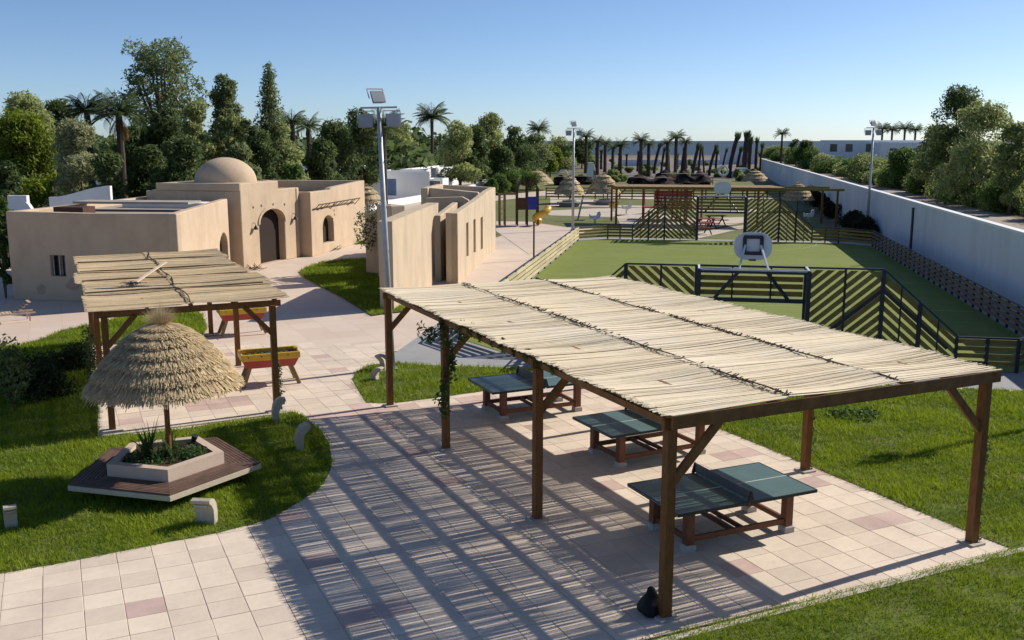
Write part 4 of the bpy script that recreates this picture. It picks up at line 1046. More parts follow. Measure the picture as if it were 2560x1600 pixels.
bslab('wall', RBc-n5*.56, n5, [(0, -.05), (.555, -.05), (.555, 3.20), (0, 3.22)], [], .34, M['adobe2'], root=b2, off=OFF2)
# inner return walls: courtyard rim
IW = RBc-n5*.9+d5*.6
bslab('wall', IW+d5*.0, d5, [(0, -.05), (5.2, -.05), (5.2, 3.35), (0, 3.05)], [], .3, M['adobe2'], root=b2, off=OFF2)
bslab('wall', RBc-n5*2.6+d5*5.9, n5, [(0, -.05), (2.25, -.05), (2.25, 3.45), (1.9, 3.62), (0, 3.55)], [], .3, M['adobe2'], root=b2, off=OFF2)
bslab('wall', RBc-n5*3.1+d5*9.5, n5, [(0, -.05), (2.75, -.05), (2.75, 3.66), (0, 3.9)], [], .5, M['adobe2'], root=b2, off=OFF2)
bslab('wall', RBc-n5*3.1+d5*9.2, d5, [(0, -.05), (5.0, -.05), (5.0, 3.9), (0, 3.9)], [], .4, M['adobe2'], root=b2, off=OFF2)
bslab('wall', REc-n5*3.2, n5, [(0, -.05), (3.19, -.05), (3.19, 3.7), (0, 3.85)], [], .35, M['adobe2'], root=b2, off=OFF2)
mb = MB(); mb.prism([(p-OFF2) for p in (RBc-n5*2.5+d5*6.3, RBc-n5*.4+d5*6.3, REc-n5*.4-d5*.4, REc-n5*3-d5*.4)], 2.9, 3.0); mb.build('roof', M['roofgrey'], b2)
# left wall of the ruin with the dark doorway beside it
LB = Vector((-4.58, 37.4, 0)); LE = Vector((-3.63, 44.2, 0)); d6 = (LE-LB).normalized(); L6 = (LE-LB).length; n6 = Vector((d6.y, -d6.x, 0))
bslab('wall', LB, d6, [(0, -.05), (L6-.9, -.05), (L6, -.05), (L6, 2.45), (L6+.25, 2.9), (L6+.45, 3.05), (L6+1.4, 3.15), (L6+1.5, 3.62), (L6*.5, 3.52), (0, 3.42)], [], .55, M['adobe2'], root=b2, off=OFF2)
bslab('wall', RBc-n5*.62+d5*2.4-n5*2.0, n5, [(0, -.05), (2.4, -.05), (2.4, 3.0), (0, 3.0)], [], .3, M['adobe2'], root=b2, off=OFF2)
mb = MB(); mb.beam(Vector((-7.0, 48.4, 1.55))-OFF2, Vector((-5.0, 47.2, 1.55))-OFF2, .9, 3.1); mb.build('wall', M['adobe2'], b2)
mb = MB(); mb.beam(Vector((-6.1, 46.6, 1.75))-OFF2, Vector((-5.3, 45.6, 1.75))-OFF2, .8, 3.5); mb.build('wall', M['adobe2'], b2)
mb = MB(); mb.beam(Vector((-6.6, 52.5, 1.4))-OFF2, Vector((-4.6, 52.1, 1.4))-OFF2, .5, 2.8); mb.build('wall', M['adobe2'], b2)
# flowering climber on the ruin corner
fl = leafy('flowering_climber', [(-6.6, 47.2, 3.1, .35, .4, .5), (-6.9, 47.4, 2.1, .3, .4, .8), (-7.3, 48.6, 2.2, .5, .5, .9)], 900, .07, L_['dark'], 8)
tag(fl, 'dark climbing shrub with pale blossoms on the ruin corner', 'shrub')
fp = leafy('blossom', [(-6.4, 46.9, 3.3, .3, .35, .4), (-6.5, 46.9, 2.6, .2, .3, .3)], 90, .05, mat('blossom_pink', (.65, .48, .52)), 9, parent=fl)

# ------------------------------------------------------------------ white houses behind
def house(name, P, d, L, W, H, label, openings=(), rz=None, m='white', roofm='white', parapet=.18, group='white flat roofed houses among the trees'):
    P = Vector((P[0], P[1], 0)); n = Vector((d.y, -d.x, 0)); root = empty(name, P, 0, label, 'house', group)
    t = .3
    hs_ = [[(a, z0), (b, z0), (b, z1), (a, z1)] for (f, a, b, z0, z1, kd) in openings if f == 0]
    mb = MB(); mb.slab2d([(0, -.05), (L, -.05), (L, H), (0, H)], hs_, Vector((0, 0, 0)), d, n, t); mb.build('wall', M[m], root)
    hs1 = [[(a, z0), (b, z0), (b, z1), (a, z1)] for (f, a, b, z0, z1, kd) in openings if f == 1]
    mb = MB(); mb.slab2d([(0, -.05), (W-.002, -.05), (W-.002, H), (0, H)], hs1, -n*W, n, -d, t); mb.build('wall', M[m], root)
    mb = MB(); mb.slab2d([(0.0, -.05), (W-.3, -.05), (W-.3, H), (0, H)], [], d*L-n*W, n, d, t); mb.build('wall', M[m], root)
    mb = MB(); mb.slab2d([(0.3, -.05), (L-.3, -.05), (L-.3, H), (.3, H)], [], -n*W, d, -n, t); mb.build('wall', M[m], root)
    a = -n*.3+d*.3; b = -n*.3+d*(L-.3); c = -n*(W-.3)+d*(L-.3); e = -n*(W-.3)+d*.3
    mb = MB(); mb.prism([a, b, c, e], H-parapet-.08, H-parapet); mb.build('roof', M[roofm], root)
    for (f, a, b, z0, z1, kd) in openings:
        if f == 0: O, dd, nn = Vector((0, 0, 0)), d, n
        else: O, dd, nn = -n*W, n, -d
        mb = MB(); mb.slab2d([(a-.02, z0-.02), (b+.02, z0-.02), (b+.02, z1+.02), (a-.02, z1+.02)], [], O-nn*.18, dd, nn, .05)
        w_ = mb.build('door' if kd == 'door' else 'window', M['bluedoor' if kd in ('door', 'blue') else 'glass'], root)
        mb = MB(); mb.beam(O-nn*.15+dd*(a+b)/2+Vector((0, 0, z0)), O-nn*.15+dd*(a+b)/2+Vector((0, 0, z1)), .05, .05); mb.build('mullion', M['bluedoor'], w_)
    return root
house('white_house', G(1000, 450)[:2], az(80.4), 21, 3.2, 2.75, 'white cube house with blue shutter behind the ruin', [(1, .8, 2.3, .3, 2.2, 'blue')])
house('white_pavilion', G(1046, 461)[:2], az(82), 3.5, 2.1, 1.95, 'small white pavilion with one large dark grey opening', [(1, .25, 1.85, .15, 1.7, 'win')])
for i, (x0, y0, x1, y1, h, lab) in enumerate(((740, 530, 862, 500, .7, 'low white garden wall beside the lane behind the ruin'), (862, 500, 1040, 468, .7, 'low white garden wall running towards the white pavilion'),
                                   (1060, 462, 1150, 440, .7, 'low white wall beyond the ruin by the road'))):
    mb = MB(); mb.beam(G(x0, y0)+Vector((0, 0, h/2)), G(x1, y1)+Vector((0, 0, h/2)), .25, h); o = mb.build('garden_wall', M['white']); tag(o, lab, 'wall')
sheet('lane', V2((840, 560), (905, 520), (1170, 425), (1130, 418), (900, 455), (820, 475), (600, 500), (600, 520)), -.03, M['path'])
house('white_house', (atY(700, 400, 105).x, 105), az(8), 9, 6, 3.3, 'white block between trees just right of the dome', [(0, 2, 3, 1, 2.2, 'win')])
house('white_house', (atY(868, 400, 112).x, 112), az(6), 7, 5, 3.0, 'small white block between trees left of the mast', [(0, 2, 3.2, .3, 2.2, 'door')])
# left: white curved terraces seen over the wing
def curved_wall(pts, h0, h1, label):
    mb = MB(); n = len(pts)
    outer = [(0, -.05)]; 
    vv = []; ff = []
    for k, p in enumerate(pts):
        t = k/(n-1); z = h0+(h1-h0)*(.5-.5*math.cos(math.pi*t)); q = Vector((.0, .35, 0))
        for w in (Vector((0, 0, 0)), q): vv += [Vector(p)+w, Vector(p)+w+Vector((0, 0, z))]
    for k in range(n-1):
        i = k*4; j = i+4
        ff += [(i, j, j+1, i+1), (i+2, j+2, j+3, i+3), (i+1, j+1, j+3, i+3)]
    ff += [(0, 1, 3, 2), ((n-1)*4, (n-1)*4+1, (n-1)*4+3, (n-1)*4+2)]
    mb.add(vv, ff); o = mb.build('white_terrace_wall', M['white']); tag(o, label, 'wall', 'white rounded garden walls behind the left wing')
def line_pts(a, b, n=9): a = Vector(a); b = Vector(b); return [a+(b-a)*k/(n-1) for k in range(n)]
Yw = 62
def wx(x, y, Y): p = atY(x, y, Y); return p
curved_wall(line_pts((wx(20, 500, 62).x, 62, 0), (wx(84, 500, 62).x, 61, 0)), wx(50, 462, 62).z, wx(50, 460, 62).z, 'white rounded wall end at the far left behind the adobe wing')
curved_wall(line_pts((wx(84, 500, 62).x, 60.8, 0), (wx(118, 500, 62).x, 60, 0)), wx(50, 475, 62).z, wx(50, 492, 62).z-.1, 'low white swooping wall between the two taller white blocks')
curved_wall(line_pts((wx(118, 500, 66).x, 66, 0), (wx(255, 480, 66).x, 66.5, 0)), wx(130, 466, 66).z, wx(250, 440, 66).z, 'long white wall rising to a rounded end left of the dome')
curved_wall(line_pts((wx(118, 500, 68).x, 72, 0), (wx(180, 470, 68).x, 72, 0)), 2.6, 2.7, 'short white wall in shade behind the long white wall')
house('white_house', (-48, 112), az(-4), 18, 8, 3.2, 'long low white house under trees right of the dome', [(0, 3, 4, 1, 2.2, 'win'), (0, 8, 9, 1, 2.2, 'win')])
house('white_house', (-33, 124), az(5), 14, 8, 3.4, 'white house half hidden by the dark round tree', [(0, 3, 4.2, .4, 2.3, 'door'), (0, 8, 9, 1, 2.2, 'win')])
house('white_house', (-24, 118), az(2), 9, 6, 2.9, 'low house with dark veranda behind the tall mast', [(0, .6, 8.2, .5, 2.3, 'win')])
# far right building
house('far_building', (atY(1945, 350, 235).x, 235), az(-14), 26, 14, 6.6, 'pale two level holiday building beyond the white wall on the right', [(0, k, k+1.6, z, z+1.8, 'win') for k in (1.5, 5, 9.5, 14, 19, 23) for z in (3.9,)]+[(0, k, k+1.4, .8, 2.6, 'win') for k in (3, 12, 17)], m='white', group='far pale buildings on the right')
house('far_building', (atY(1985, 350, 228).x+7, 222), az(-8), 22, 10, 6.0, 'lower pale building joined right of the holiday building', [(0, k, k+1.6, 3.0, 4.8, 'win') for k in (2, 7, 13, 18)], m='white', group='far pale buildings on the right')

# ------------------------------------------------------------------ trees
def tree(x, y, H, W, label, mt, kind='round', trunk=.3, n=6500, leaf=.28, seed=1, group='broad trees beyond the buildings', nb=16, cat='tree', lean=0.0, name=None, D=None):
    """trunk, limbs and a crown of many leaves on clumps; x, y ground point"""
    rs = np.random.RandomState(seed); D = D or W
    root = empty(name or {'euc': 'eucalyptus_tree', 'round': 'broadleaf_tree', 'cone': 'cypress_tree', 'pine': 'pine_tree', 'bush': 'bush'}[kind], (x, y, 0), 0, label, cat, group)
    base = H*trunk; blobs = []; nb = int(nb*2.1) if kind != 'bush' else nb; SZ = .66 if kind != 'bush' else 1
    for k in range(nb):
        if kind == 'cone':
            t = (k+.5)/nb; r = W*.5*(1-t)**.45*rs.uniform(.7, 1.1); a = k*2.4; q = rs.uniform(.25, .75)*r; s = r*rs.uniform(.35, .6)+.15
            blobs.append((q*math.cos(a), q*math.sin(a), base+(H-base-s)*t, s, s, s*rs.uniform(.8, 1.4)))
        elif kind == 'euc':
            t = (k+.5)/nb; a = k*2.4; r = W*.5*max(.35, 1-((t-.5)/.62)**2)**.5*rs.uniform(.25, .80)
            s = SZ*W*rs.uniform(.10, .18); blobs.append((r*math.cos(a)+lean*t, r*math.sin(a)*D/W, base+(H-base-s*.7)*t+s*.2, s*1.15, s*1.1, s*rs.uniform(.55, .9)))
        elif kind == 'bush':
            a = rs.rand()*6.28; r = W*.5*rs.uniform(.0, .72); s = W*rs.uniform(.17, .27); z = (H-s*.6)*rs.uniform(.25, 1)*(1-.45*(r/(W*.5))**2)
            blobs.append((r*math.cos(a), r*math.sin(a)*D/W, max(z, s*.3), s, s, min(s*.8, H*.5)))
        else:
            t = rs.rand(); a = rs.rand()*6.28; r = W*.5*(1-.75*t**2)*rs.uniform(.3, .82); s = SZ*W*rs.uniform(.13, .25)
            blobs.append((r*math.cos(a)+lean*t, r*math.sin(a)*D/W, base+(H-base-s*.65)*t+s*.15, s*1.1, s*1.1, s*.8))
    if kind != 'bush':
        mb = MB(); tr = max(.09, H*.022)
        mb.tube([(0, 0, -.05), (.05*H*.1, 0, base*.6), (lean*.3, .02*H, base+(H-base)*.25)], [tr*1.35, tr, tr*.7], 8)
        order = sorted(range(len(blobs)), key=lambda i: -blobs[i][3])[:16 if kind == 'euc' else 8]
        for i in order:
            b = blobs[i]; z0 = base*rs.uniform(.7, 1.1); mb.tube([(0, 0, z0), (b[0]*.45, b[1]*.45, (z0+b[2])*.5+.1), (b[0], b[1], b[2])], [tr*.6, tr*.4, tr*.15], 6)
        mb.build('trunk', M['bark'], root, smooth=True)
    else:
        mb = MB()
        for k in range(5): a = rs.rand()*6.28; mb.tube([(0, 0, -.03), (W*.12*math.cos(a), W*.12*math.sin(a), H*.35), (W*.25*math.cos(a), W*.25*math.sin(a), H*.7)], [.04, .03, .015], 5)
        mb.build('stems', M['bark'], root)
    leafy('crown', blobs, int(n*(1.9 if kind == 'bush' else .85 if kind == 'euc' else 1.35)), leaf*.70, mt, seed+500, parent=root, asp=.36, shell=.35, spread=.20 if kind != 'bush' else .1)
    return root
def at_tree(cx, top, w, Y, label, mt, kind, **k):
    if cx > 1800:
        q = (cx*K-1280)/F_PX; Y = max(Y, (26.6+1.68)/(.983*q-.184)); Y = Y+.35*w*K/F_PX*Y*(.983 if q > .3 else .5)
    """a tree whose crown spans w view pixels about cx and tops out at view row top, standing Y metres away"""
    p = atY(cx, top, Y); W = w*K/F_PX*Y*1.02
    return tree(p.x, Y, p.z, W, label, mt, kind, **k)
T = at_tree
BT = 'broad trees in the belt beyond the buildings'
T(60, 222, 150, 92, 'tall olive green tree at the far left, rising above the yellow green pine', L_['olive'], 'round', seed=21, nb=22, n=9000, group=BT)
T(40, 262, 190, 78, 'yellow green pine with rounded clumps at the left edge', L_['pine'], 'round', seed=22, nb=26, n=11000, trunk=.18, group=BT)
T(180, 285, 160, 72, 'grey green feathery tamarisk left of the palms', L_['grey'], 'round', seed=23, nb=24, n=11000, trunk=.1, leaf=.22, group=BT)
T(10, 385, 100, 66, 'dark shrubby tree at the left edge below the pine', L_['dark'], 'round', seed=24, nb=14, n=5000, trunk=.1, group=BT)
T(8, 455, 50, 50, 'bright leafy shrub at the left picture edge beside the white walls', L_['bush'], 'bush', seed=25, n=3500, leaf=.14, cat='shrub', group='shrubs by the walls')
T(-3, 520, 34, 40.5, 'oleander shrub at the left edge beside the adobe corner', L_['plant'], 'bush', seed=26, n=2600, leaf=.12, cat='shrub', group='shrubs by the walls')
T(140, 235, 130, 112, 'dark tree crown behind the first palm', L_['dark'], 'round', seed=27, nb=16, n=6000, group=BT)
T(375, 95, 215, 86, 'great eucalyptus, the tallest tree, with see-through limbs', L_['euc'], 'euc', seed=31, nb=36, n=15000, trunk=.34, leaf=.24, group=BT)
T(530, 178, 92, 90, 'slim eucalyptus crown just right of the tallest one', L_['euc'], 'round', seed=32, nb=16, n=5500, trunk=.45, leaf=.24, group=BT)
T(633, 143, 82, 84, 'narrow upright eucalyptus standing alone against the sky', L_['euc'], 'cone', seed=33, nb=26, n=7500, trunk=.2, leaf=.22, group=BT)
for i, (cx, top, w, Y, mk, kd, lab) in enumerate((
    (300, 300, 150, 80, 'dark', 'round', 'dark tree mass behind the palm with orange dead fronds'),
    (395, 255, 150, 82, 'dark', 'round', 'dark dense tree under the great eucalyptus'),
    (455, 235, 110, 80, 'olive', 'round', 'olive green tree in front of the great eucalyptus'),
    (545, 265, 140, 82, 'olive', 'round', 'olive green tree left of the narrow eucalyptus'),
    (600, 265, 120, 78, 'dark', 'round', 'dark tree right behind the dome'),
    (665, 300, 130, 84, 'olive', 'round', 'mid green tree right of the narrow eucalyptus'),
    (250, 350, 110, 70, 'dark', 'round', 'low dark tree right of the grey tamarisk'),
    (430, 330, 160, 72, 'dark', 'round', 'low dark tree above the flat adobe roof'),
    (560, 345, 120, 74, 'euc', 'round', 'low grey green tree left of the dome top'),
    (350, 350, 120, 74, 'dark', 'round', 'low shaded tree behind the left wing roof'),
    (690, 380, 70, 76, 'bush', 'round', 'small green tree right of the dome'),
    (790, 285, 150, 96, 'dark', 'round', 'dark round tree before the white houses'),
    (850, 262, 130, 104, 'dark', 'round', 'tall dark tree left of the mast'),
    (930, 278, 125, 160, 'olive', 'round', 'sunlit tree right of the mast heads'),
    (760, 330, 110, 90, 'dark', 'round', 'dark tree with pale wall behind, left of the round one'),
    (965, 352, 95, 160, 'bush', 'round', 'low green tree above the white cube house'),
    (905, 350, 80, 158, 'dark', 'round', 'low dark tree right behind the mast'),
    (1085, 285, 105, 130, 'olive', 'round', 'olive tree right of the tall palm'),
    (1160, 268, 100, 140, 'olive', 'round', 'highest rounded tree of the middle group'),
    (1120, 300, 90, 134, 'dark', 'round', 'dark tree between the two olive crowns'),
    (1215, 300, 100, 150, 'dark', 'round', 'dark tree at the right of the middle group'),
    (1095, 365, 50, 160, 'bush', 'round', 'small bright green tree before the middle group'),
    (1180, 345, 100, 138, 'dark', 'round', 'dark low tree behind the green bank'),
    (1265, 312, 100, 175, 'euc', 'round', 'grey green tree farther along the belt'),
    (1320, 322, 95, 200, 'olive', 'round', 'distant tree left of the second mast'),
    (1300, 345, 80, 180, 'pine', 'round', 'yellow green crown left of the second mast'),
    (1375, 330, 90, 235, 'dark', 'round', 'distant dark tree right of the second mast'),
    (1245, 345, 80, 160, 'dark', 'round', 'dark low crown in the middle of the belt'))):
    T(cx, top, w, Y, lab, L_[mk], kd, seed=100+i, nb=15, n=6500 if w > 100 else 4500, trunk=.16, leaf=.26+.0012*(Y-80), group=BT)
# far wood that closes the belt
bl_ = [(x, 200+rnd.uniform(-30, 60), 2.6, 9, 9, rnd.uniform(4.0, 6.2)) for x in range(-230, -6, 7)]+[(x, 150+rnd.uniform(-15, 15), 2.2, 7, 7, rnd.uniform(3.2, 5.0)) for x in range(-180, -16, 6)]
o = leafy('woods', bl_, 60000, .75, L_['dark'], 901); tag(o, 'dark far wood behind the tree belt on the left', 'woods', kind='stuff')
# right side
RT = 'trees beyond the white wall'
T(2270, 205, 160, 100, 'dark tree with a domed top standing highest on the right', L_['dark'], 'round', seed=201, nb=20, n=8500, trunk=.25, group=RT)
T(2330, 240, 210, 84, 'big olive green tree at the right picture edge', L_['olive'], 'round', seed=202, nb=26, n=12000, trunk=.12, group=RT)
T(2225, 300, 130, 86, 'olive green tree left of the big one on the right', L_['scrub'], 'round', seed=203, nb=18, n=7500, trunk=.12, group=RT)
T(2405, 285, 110, 78, 'loose olive tree cut by the right picture edge', L_['scrub'], 'round', seed=204, nb=18, n=7000, trunk=.12, group=RT)
T(2265, 410, 170, 69, 'large rounded dark green bush hanging over the sandy track', L_['scrub'], 'bush', seed=205, nb=18, n=8000, leaf=.16, cat='bush', group='bushes along the sandy track')
T(2385, 400, 150, 66, 'dark green bush right at the picture edge above the track', L_['bush'], 'bush', seed=206, nb=16, n=7000, leaf=.16, cat='bush', group='bushes along the sandy track')
BPOS = ['before the mast line', 'left of the large rounded bush', 'left of the right mast pole', 'just right of the right mast pole', 'below the left end of the pale building', 'at the track edge left of the mast', 'at the wall left of the pale building', 'right of the lone palm', 'under the lone palm', 'nearest the last bare trunk', 'at the far wall end, second one', 'low one behind the mast', 'high one by the olive tree', 'before the pale windows', 'below the four palms', 'before the building corner', 'touching the wall end by the sea']
bs = [(2120, 372, 120, 84), (2180, 392, 110, 76), (2040, 372, 110, 98), (2090, 398, 90, 88), (1975, 372, 100, 112), (2010, 392, 80, 100), (1930, 372, 90, 128), (1880, 362, 70, 150), (1905, 345, 80, 170), (1835, 340, 60, 200), (1850, 358, 60, 175),
      (1990, 385, 70, 108), (2140, 350, 120, 130), (2060, 360, 110, 140), (2200, 350, 120, 118), (1960, 360, 80, 150), (1815, 352, 40, 215)]
for i, (cx, top, w, Y) in enumerate(bs):
    T(cx, top, w, Y, 'scrub bush, '+BPOS[i], L_[['bush', 'scrub', 'bush', 'olive'][i % 4]], 'bush', seed=230+i, nb=12, n=3600, leaf=.17+.0012*Y, cat='bush', group='green scrub bushes beyond the sandy track')
T(1905, 332, 60, 205, 'dark round tree left of the pale holiday building', L_['dark'], 'round', seed=260, nb=10, n=2500, leaf=.4, trunk=.15, group=RT)
T(1880, 330, 46, 230, 'broad dark tree below the lone palm', L_['dark'], 'round', seed=261, nb=10, n=2500, leaf=.4, trunk=.15, group=RT)
# dark bushes below the wall
wb = [(1935, 497, 40, 71), (1965, 505, 46, 69), (2000, 512, 42, 67), (2030, 520, 34, 66), (1870, 470, 40, 84), (1835, 452, 40, 92), (1818, 438, 36, 100), (1890, 505, 36, 73), (1850, 440, 34, 104)]
WPOS = {1935: 'left one behind the far fence corner', 1965: 'second in the row by the far corner', 2000: 'third in the row by the far corner', 2030: 'nearest the right mast', 1870: 'beside the striped umbrella', 1835: 'beyond the striped umbrella', 1818: 'farthest one by the end umbrella', 1890: 'right under the striped umbrella', 1850: 'half hidden beyond the striped umbrella'}
for i, (cx, top, w, Y) in enumerate(wb):
    v_ = 9.75; u_ = (Y-28.3+.18*v_)/.983; c = C(v_, u_)
    z = atY(cx, top, c.y).z
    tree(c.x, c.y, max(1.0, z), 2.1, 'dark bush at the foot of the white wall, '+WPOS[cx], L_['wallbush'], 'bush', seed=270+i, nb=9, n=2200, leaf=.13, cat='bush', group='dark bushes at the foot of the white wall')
for i in range(26):
    u_ = 26+i*5.6+rnd.uniform(-1, 1); c = C(27.2+rnd.uniform(-.6, 1.8), u_); hh_ = rnd.uniform(1.6, 3.2)
    tree(c.x, c.y, hh_, rnd.uniform(5, 7.5), 'green bush in the row lining the far side of the sandy track', L_[['scrub', 'bush', 'olive'][i % 3]], 'bush', seed=500+i, nb=12, n=2300, leaf=.2+.001*c.y, cat='bush', group='bushes lining the sandy track')
# flower bed and shrubs on the lawns
o = leafy('flower_bed', [(G(2015, 985).x, G(2015, 985).y, .05, .55, .42, .12), (G(2050, 980).x, G(2050, 980).y, .04, .3, .25, .10)], 1000, .05, L_['bush'], 7)
tag(o, 'small round flower bed of low plants in the right lawn', 'plants', kind='stuff')
o = leafy('sapling', [(-12.0, 22.8, .9, .35, .35, .6), (-12.1, 22.9, 1.5, .25, .25, .35)], 700, .06, L_['dark'], 12); tag(o, 'slender dark shrub growing in the shaded lawn at left', 'shrub')
mb = MB(); mb.tube([(-12.0, 22.8, 0), (-12.02, 22.8, 1.2)], .015, 5); mb.build('stem', M['bark'], o)

for i_, (x, y, h_, w_, lb) in enumerate(((-13.2, 25.2, .9, 2.2, 'dark low shrub in the shaded lawn, left one'), (-11.9, 24.2, .75, 1.8, 'dark low shrub in the shaded lawn, middle one'), (-12.6, 27.4, .8, 2.4, 'dark low shrub in the shaded lawn, farthest one'))):
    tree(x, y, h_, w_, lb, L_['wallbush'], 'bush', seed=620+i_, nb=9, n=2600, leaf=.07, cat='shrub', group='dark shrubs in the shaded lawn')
# ---- vines
def vine(pts, n, label, seed, spread=.16, leaf=.045, mt='plant', origin=None):
    rs = np.random.RandomState(seed); bl = [(p[0], p[1], p[2], spread*rs.uniform(.5, 1.2), spread*rs.uniform(.5, 1.2), spread*1.3) for p in pts]
    o = leafy('climbing_vine', bl, n, leaf, L_[mt], seed, shell=.1); tag(o, label, 'vine', 'vines climbing the pergola posts')
    mb = MB(); mb.tube([Vector(p)+Vector((rs.normal(0, .02), rs.normal(0, .02), 0)) for p in pts[:max(2, len(pts))]], .008, 5); mb.build('stem', M['bark'], o)
    return o
p5 = PB(0, 8.26)
vine([p5+Vector((.05, -.1, z))+A*.12*math.sin(z*4) for z in np.arange(.9, 2.9, .25)]+[p5+A*x+Vector((0, -.1, 2.55+.1*math.sin(x*9))) for x in (-.5, -.3, .2, .4)], 800, 'leafy vine spilling over the second far left pergola post', 31, spread=.15)
vine([PB(0, 7.3-.5*k, 2.82) for k in range(9)], 700, 'creeper running along the left roof edge of the pergola', 32, spread=.10, leaf=.04, mt='bush')
vine([PB(PW+.13, 3.92, z) for z in np.arange(.1, 2.3, .25)], 260, 'thin vine on the right pergola post before the lawn', 33, spread=.08, leaf=.035)
vine([PB(PW+.13, 0, z) for z in np.arange(.1, 1.8, .22)], 260, 'thin vine on the front right corner post', 34, spread=.08, leaf=.035)
vine([P2+A*.1+Vector((0, 0, z)) for z in np.arange(.1, 1.2, .2)], 240, 'thin vine on the near right post of the smaller pergola', 35, spread=.08, leaf=.035)
vine([P2-A*3.95+B*4.6+Vector((0, 0, z)) for z in np.arange(.3, 1.7, .2)]+[P2-A*3.9+Vector((0, 0, .8))], 420, 'dark leafy vine left of the smaller pergola posts', 36, spread=.18, leaf=.05, mt='dark')

# ---- palms
def frond_mesh(rs, L, droop, w, nl=12):
    """one frond along +x; returns verts, quads"""
    V = []; Fq = []; px, pz, a = 0.0, 0.0, 0.0
    pts = []
    for k in range(nl+1):
        t = k/nl; ang = droop[0]+(droop[1]-droop[0])*t**1.2; pts.append((px, pz)); px += L/nl*math.cos(ang); pz += L/nl*math.sin(ang)
    for k in range(nl):
        t = k/nl; wl = w*math.sin(math.pi*min(.12+t*.9, 1))**.7
        x0, z0 = pts[k]; x1, z1 = pts[k+1]; b = len(V)
        V += [(x0, -.03, z0), (x1, -.03, z1), (x1, .03, z1), (x0, .03, z0)]; Fq.append((b, b+1, b+2, b+3))
        for s in (-1, 1):
            for q in (0, .5):
                xx = x0+(x1-x0)*q; zz = z0+(z1-z0)*q; b = len(V); dx = .55*wl; dd = (L/nl)*.36
                V += [(xx, 0, zz), (xx+dd, 0, zz+.0), (xx+dx+dd*.5, s*wl, zz-wl*.35), (xx+dx, s*wl, zz-wl*.4)]; Fq.append((b, b+1, b+2, b+3))
    return np.array(V), np.array(Fq)
def palm(p, H, CR, label, seed=1, nf=34, tr=.28, skirt=False, group='date palms', up=.0, lean=(0, 0)):
    rs = np.random.RandomState(seed); root = empty('palm_tree', p, 0, label, 'palm tree', group)
    mb = MB(); pts = [(lean[0]*t*t, lean[1]*t*t, H*t-.05*(t == 0)) for t in np.linspace(0, 1, 9)]
    mb.tube(pts, [tr*(1.25 if k == 0 else 1)*(1+.10*(k % 2))*(1-.15*k/8) for k in range(9)], 9); mb.build('trunk', M['palm_bark'], root)
    Vs = []; Fs = []; ti = []; nV = 0
    for k in range(nf):
        e = 1.35-1.55*(k/nf)-up*.0; dr = (e, e-rs.uniform(.9, 1.5)); L = CR*rs.uniform(.85, 1.1)
        V, Fq = frond_mesh(rs, L, dr, CR*.21); a = k*2.4+rs.uniform(-.2, .2); ca, sa = math.cos(a), math.sin(a)
        X = np.column_stack([V[:, 0]*ca-V[:, 1]*sa+lean[0], V[:, 0]*sa+V[:, 1]*ca+lean[1], V[:, 2]+H])
        Vs.append(X); Fs.append(Fq+nV); nV += len(V); ti.append(np.full(len(V), rs.rand()*.9))
    fast_mesh('crown', np.vstack(Vs), np.vstack(Fs), L_['palm'], root, tint=np.concatenate(ti))
    if skirt:
        Vs = []; Fs = []; ti = []; nV = 0
        for k in range(16):
            V, Fq = frond_mesh(rs, CR*.75, (-.9, -1.6), CR*.10); a = rs.rand()*6.28; ca, sa = math.cos(a), math.sin(a)
            Vs.append(np.column_stack([V[:, 0]*ca-V[:, 1]*sa, V[:, 0]*sa+V[:, 1]*ca, V[:, 2]+H-.3])); Fs.append(Fq+nV); nV += len(V); ti.append(np.full(len(V), rs.rand()))
        fast_mesh('dead_fronds', np.vstack(Vs), np.vstack(Fs), M['deadfrond'], root, tint=np.concatenate(ti))
    return root
def at_palm(x, crown_y, Y, CR, label, **k):
    p = atY(x, crown_y, Y); return palm((p.x, Y, 0), p.z, CR, label, **k)
at_palm(1020, 278, 156, 3.4, 'tall full crowned palm right of the mast, highest palm', seed=1, nf=44)
at_palm(205, 262, 84, 2.3, 'palm with broad crown above the grey tamarisk', seed=2, nf=44)
at_palm(280, 268, 76, 2.6, 'palm with hanging orange dead fronds before the great eucalyptus', seed=3, nf=36, skirt=True)
at_palm(690, 290, 100, 2.0, 'small palm crown right of the narrow eucalyptus', seed=4)
at_palm(728, 300, 106, 2.0, 'second small palm crown beside it, farther right', seed=5)
at_palm(905, 300, 96, 2.6, 'palm hidden behind the mast with drooping fronds', seed=6)
at_palm(1272, 306, 190, 2.8, 'far palm crown rising above the tree belt', seed=7)
FP = 'palms on the far square by the sea'
fps = [(1385, 322, 200, 3.0), (1412, 335, 190, 2.6), (1430, 340, 195, 2.6), (1466, 344, 180, 2.8), (1515, 332, 175, 3.0), (1533, 342, 182, 2.4), (1598, 325, 178, 3.0), (1620, 336, 185, 2.2), (1577, 338, 190, 2.2), (1448, 350, 210, 2.4)]
labs = ['full crowned far palm right of the second mast', 'far palm with narrow crown, second from the left', 'far palm with drooping crown, third from the left', 'squat palm before the sea left of centre', 'neat palm with spread crown before the sea', 'smaller palm just right of the neat spread one',
        'palm with the highest crown in the middle of the far square', 'tied up narrow palm right of the highest crowned one', 'thin palm left of the highest crowned one', 'small faint palm behind the squat one']
for i, (x, cy, Y, cr) in enumerate(fps): at_palm(x, cy, Y, cr*.72, labs[i], seed=20+i, nf=26, tr=.34, group=FP)
at_palm(1848, 316, 260, 2.5, 'lone far palm above the bushes right of the bare trunks', seed=40, nf=26)
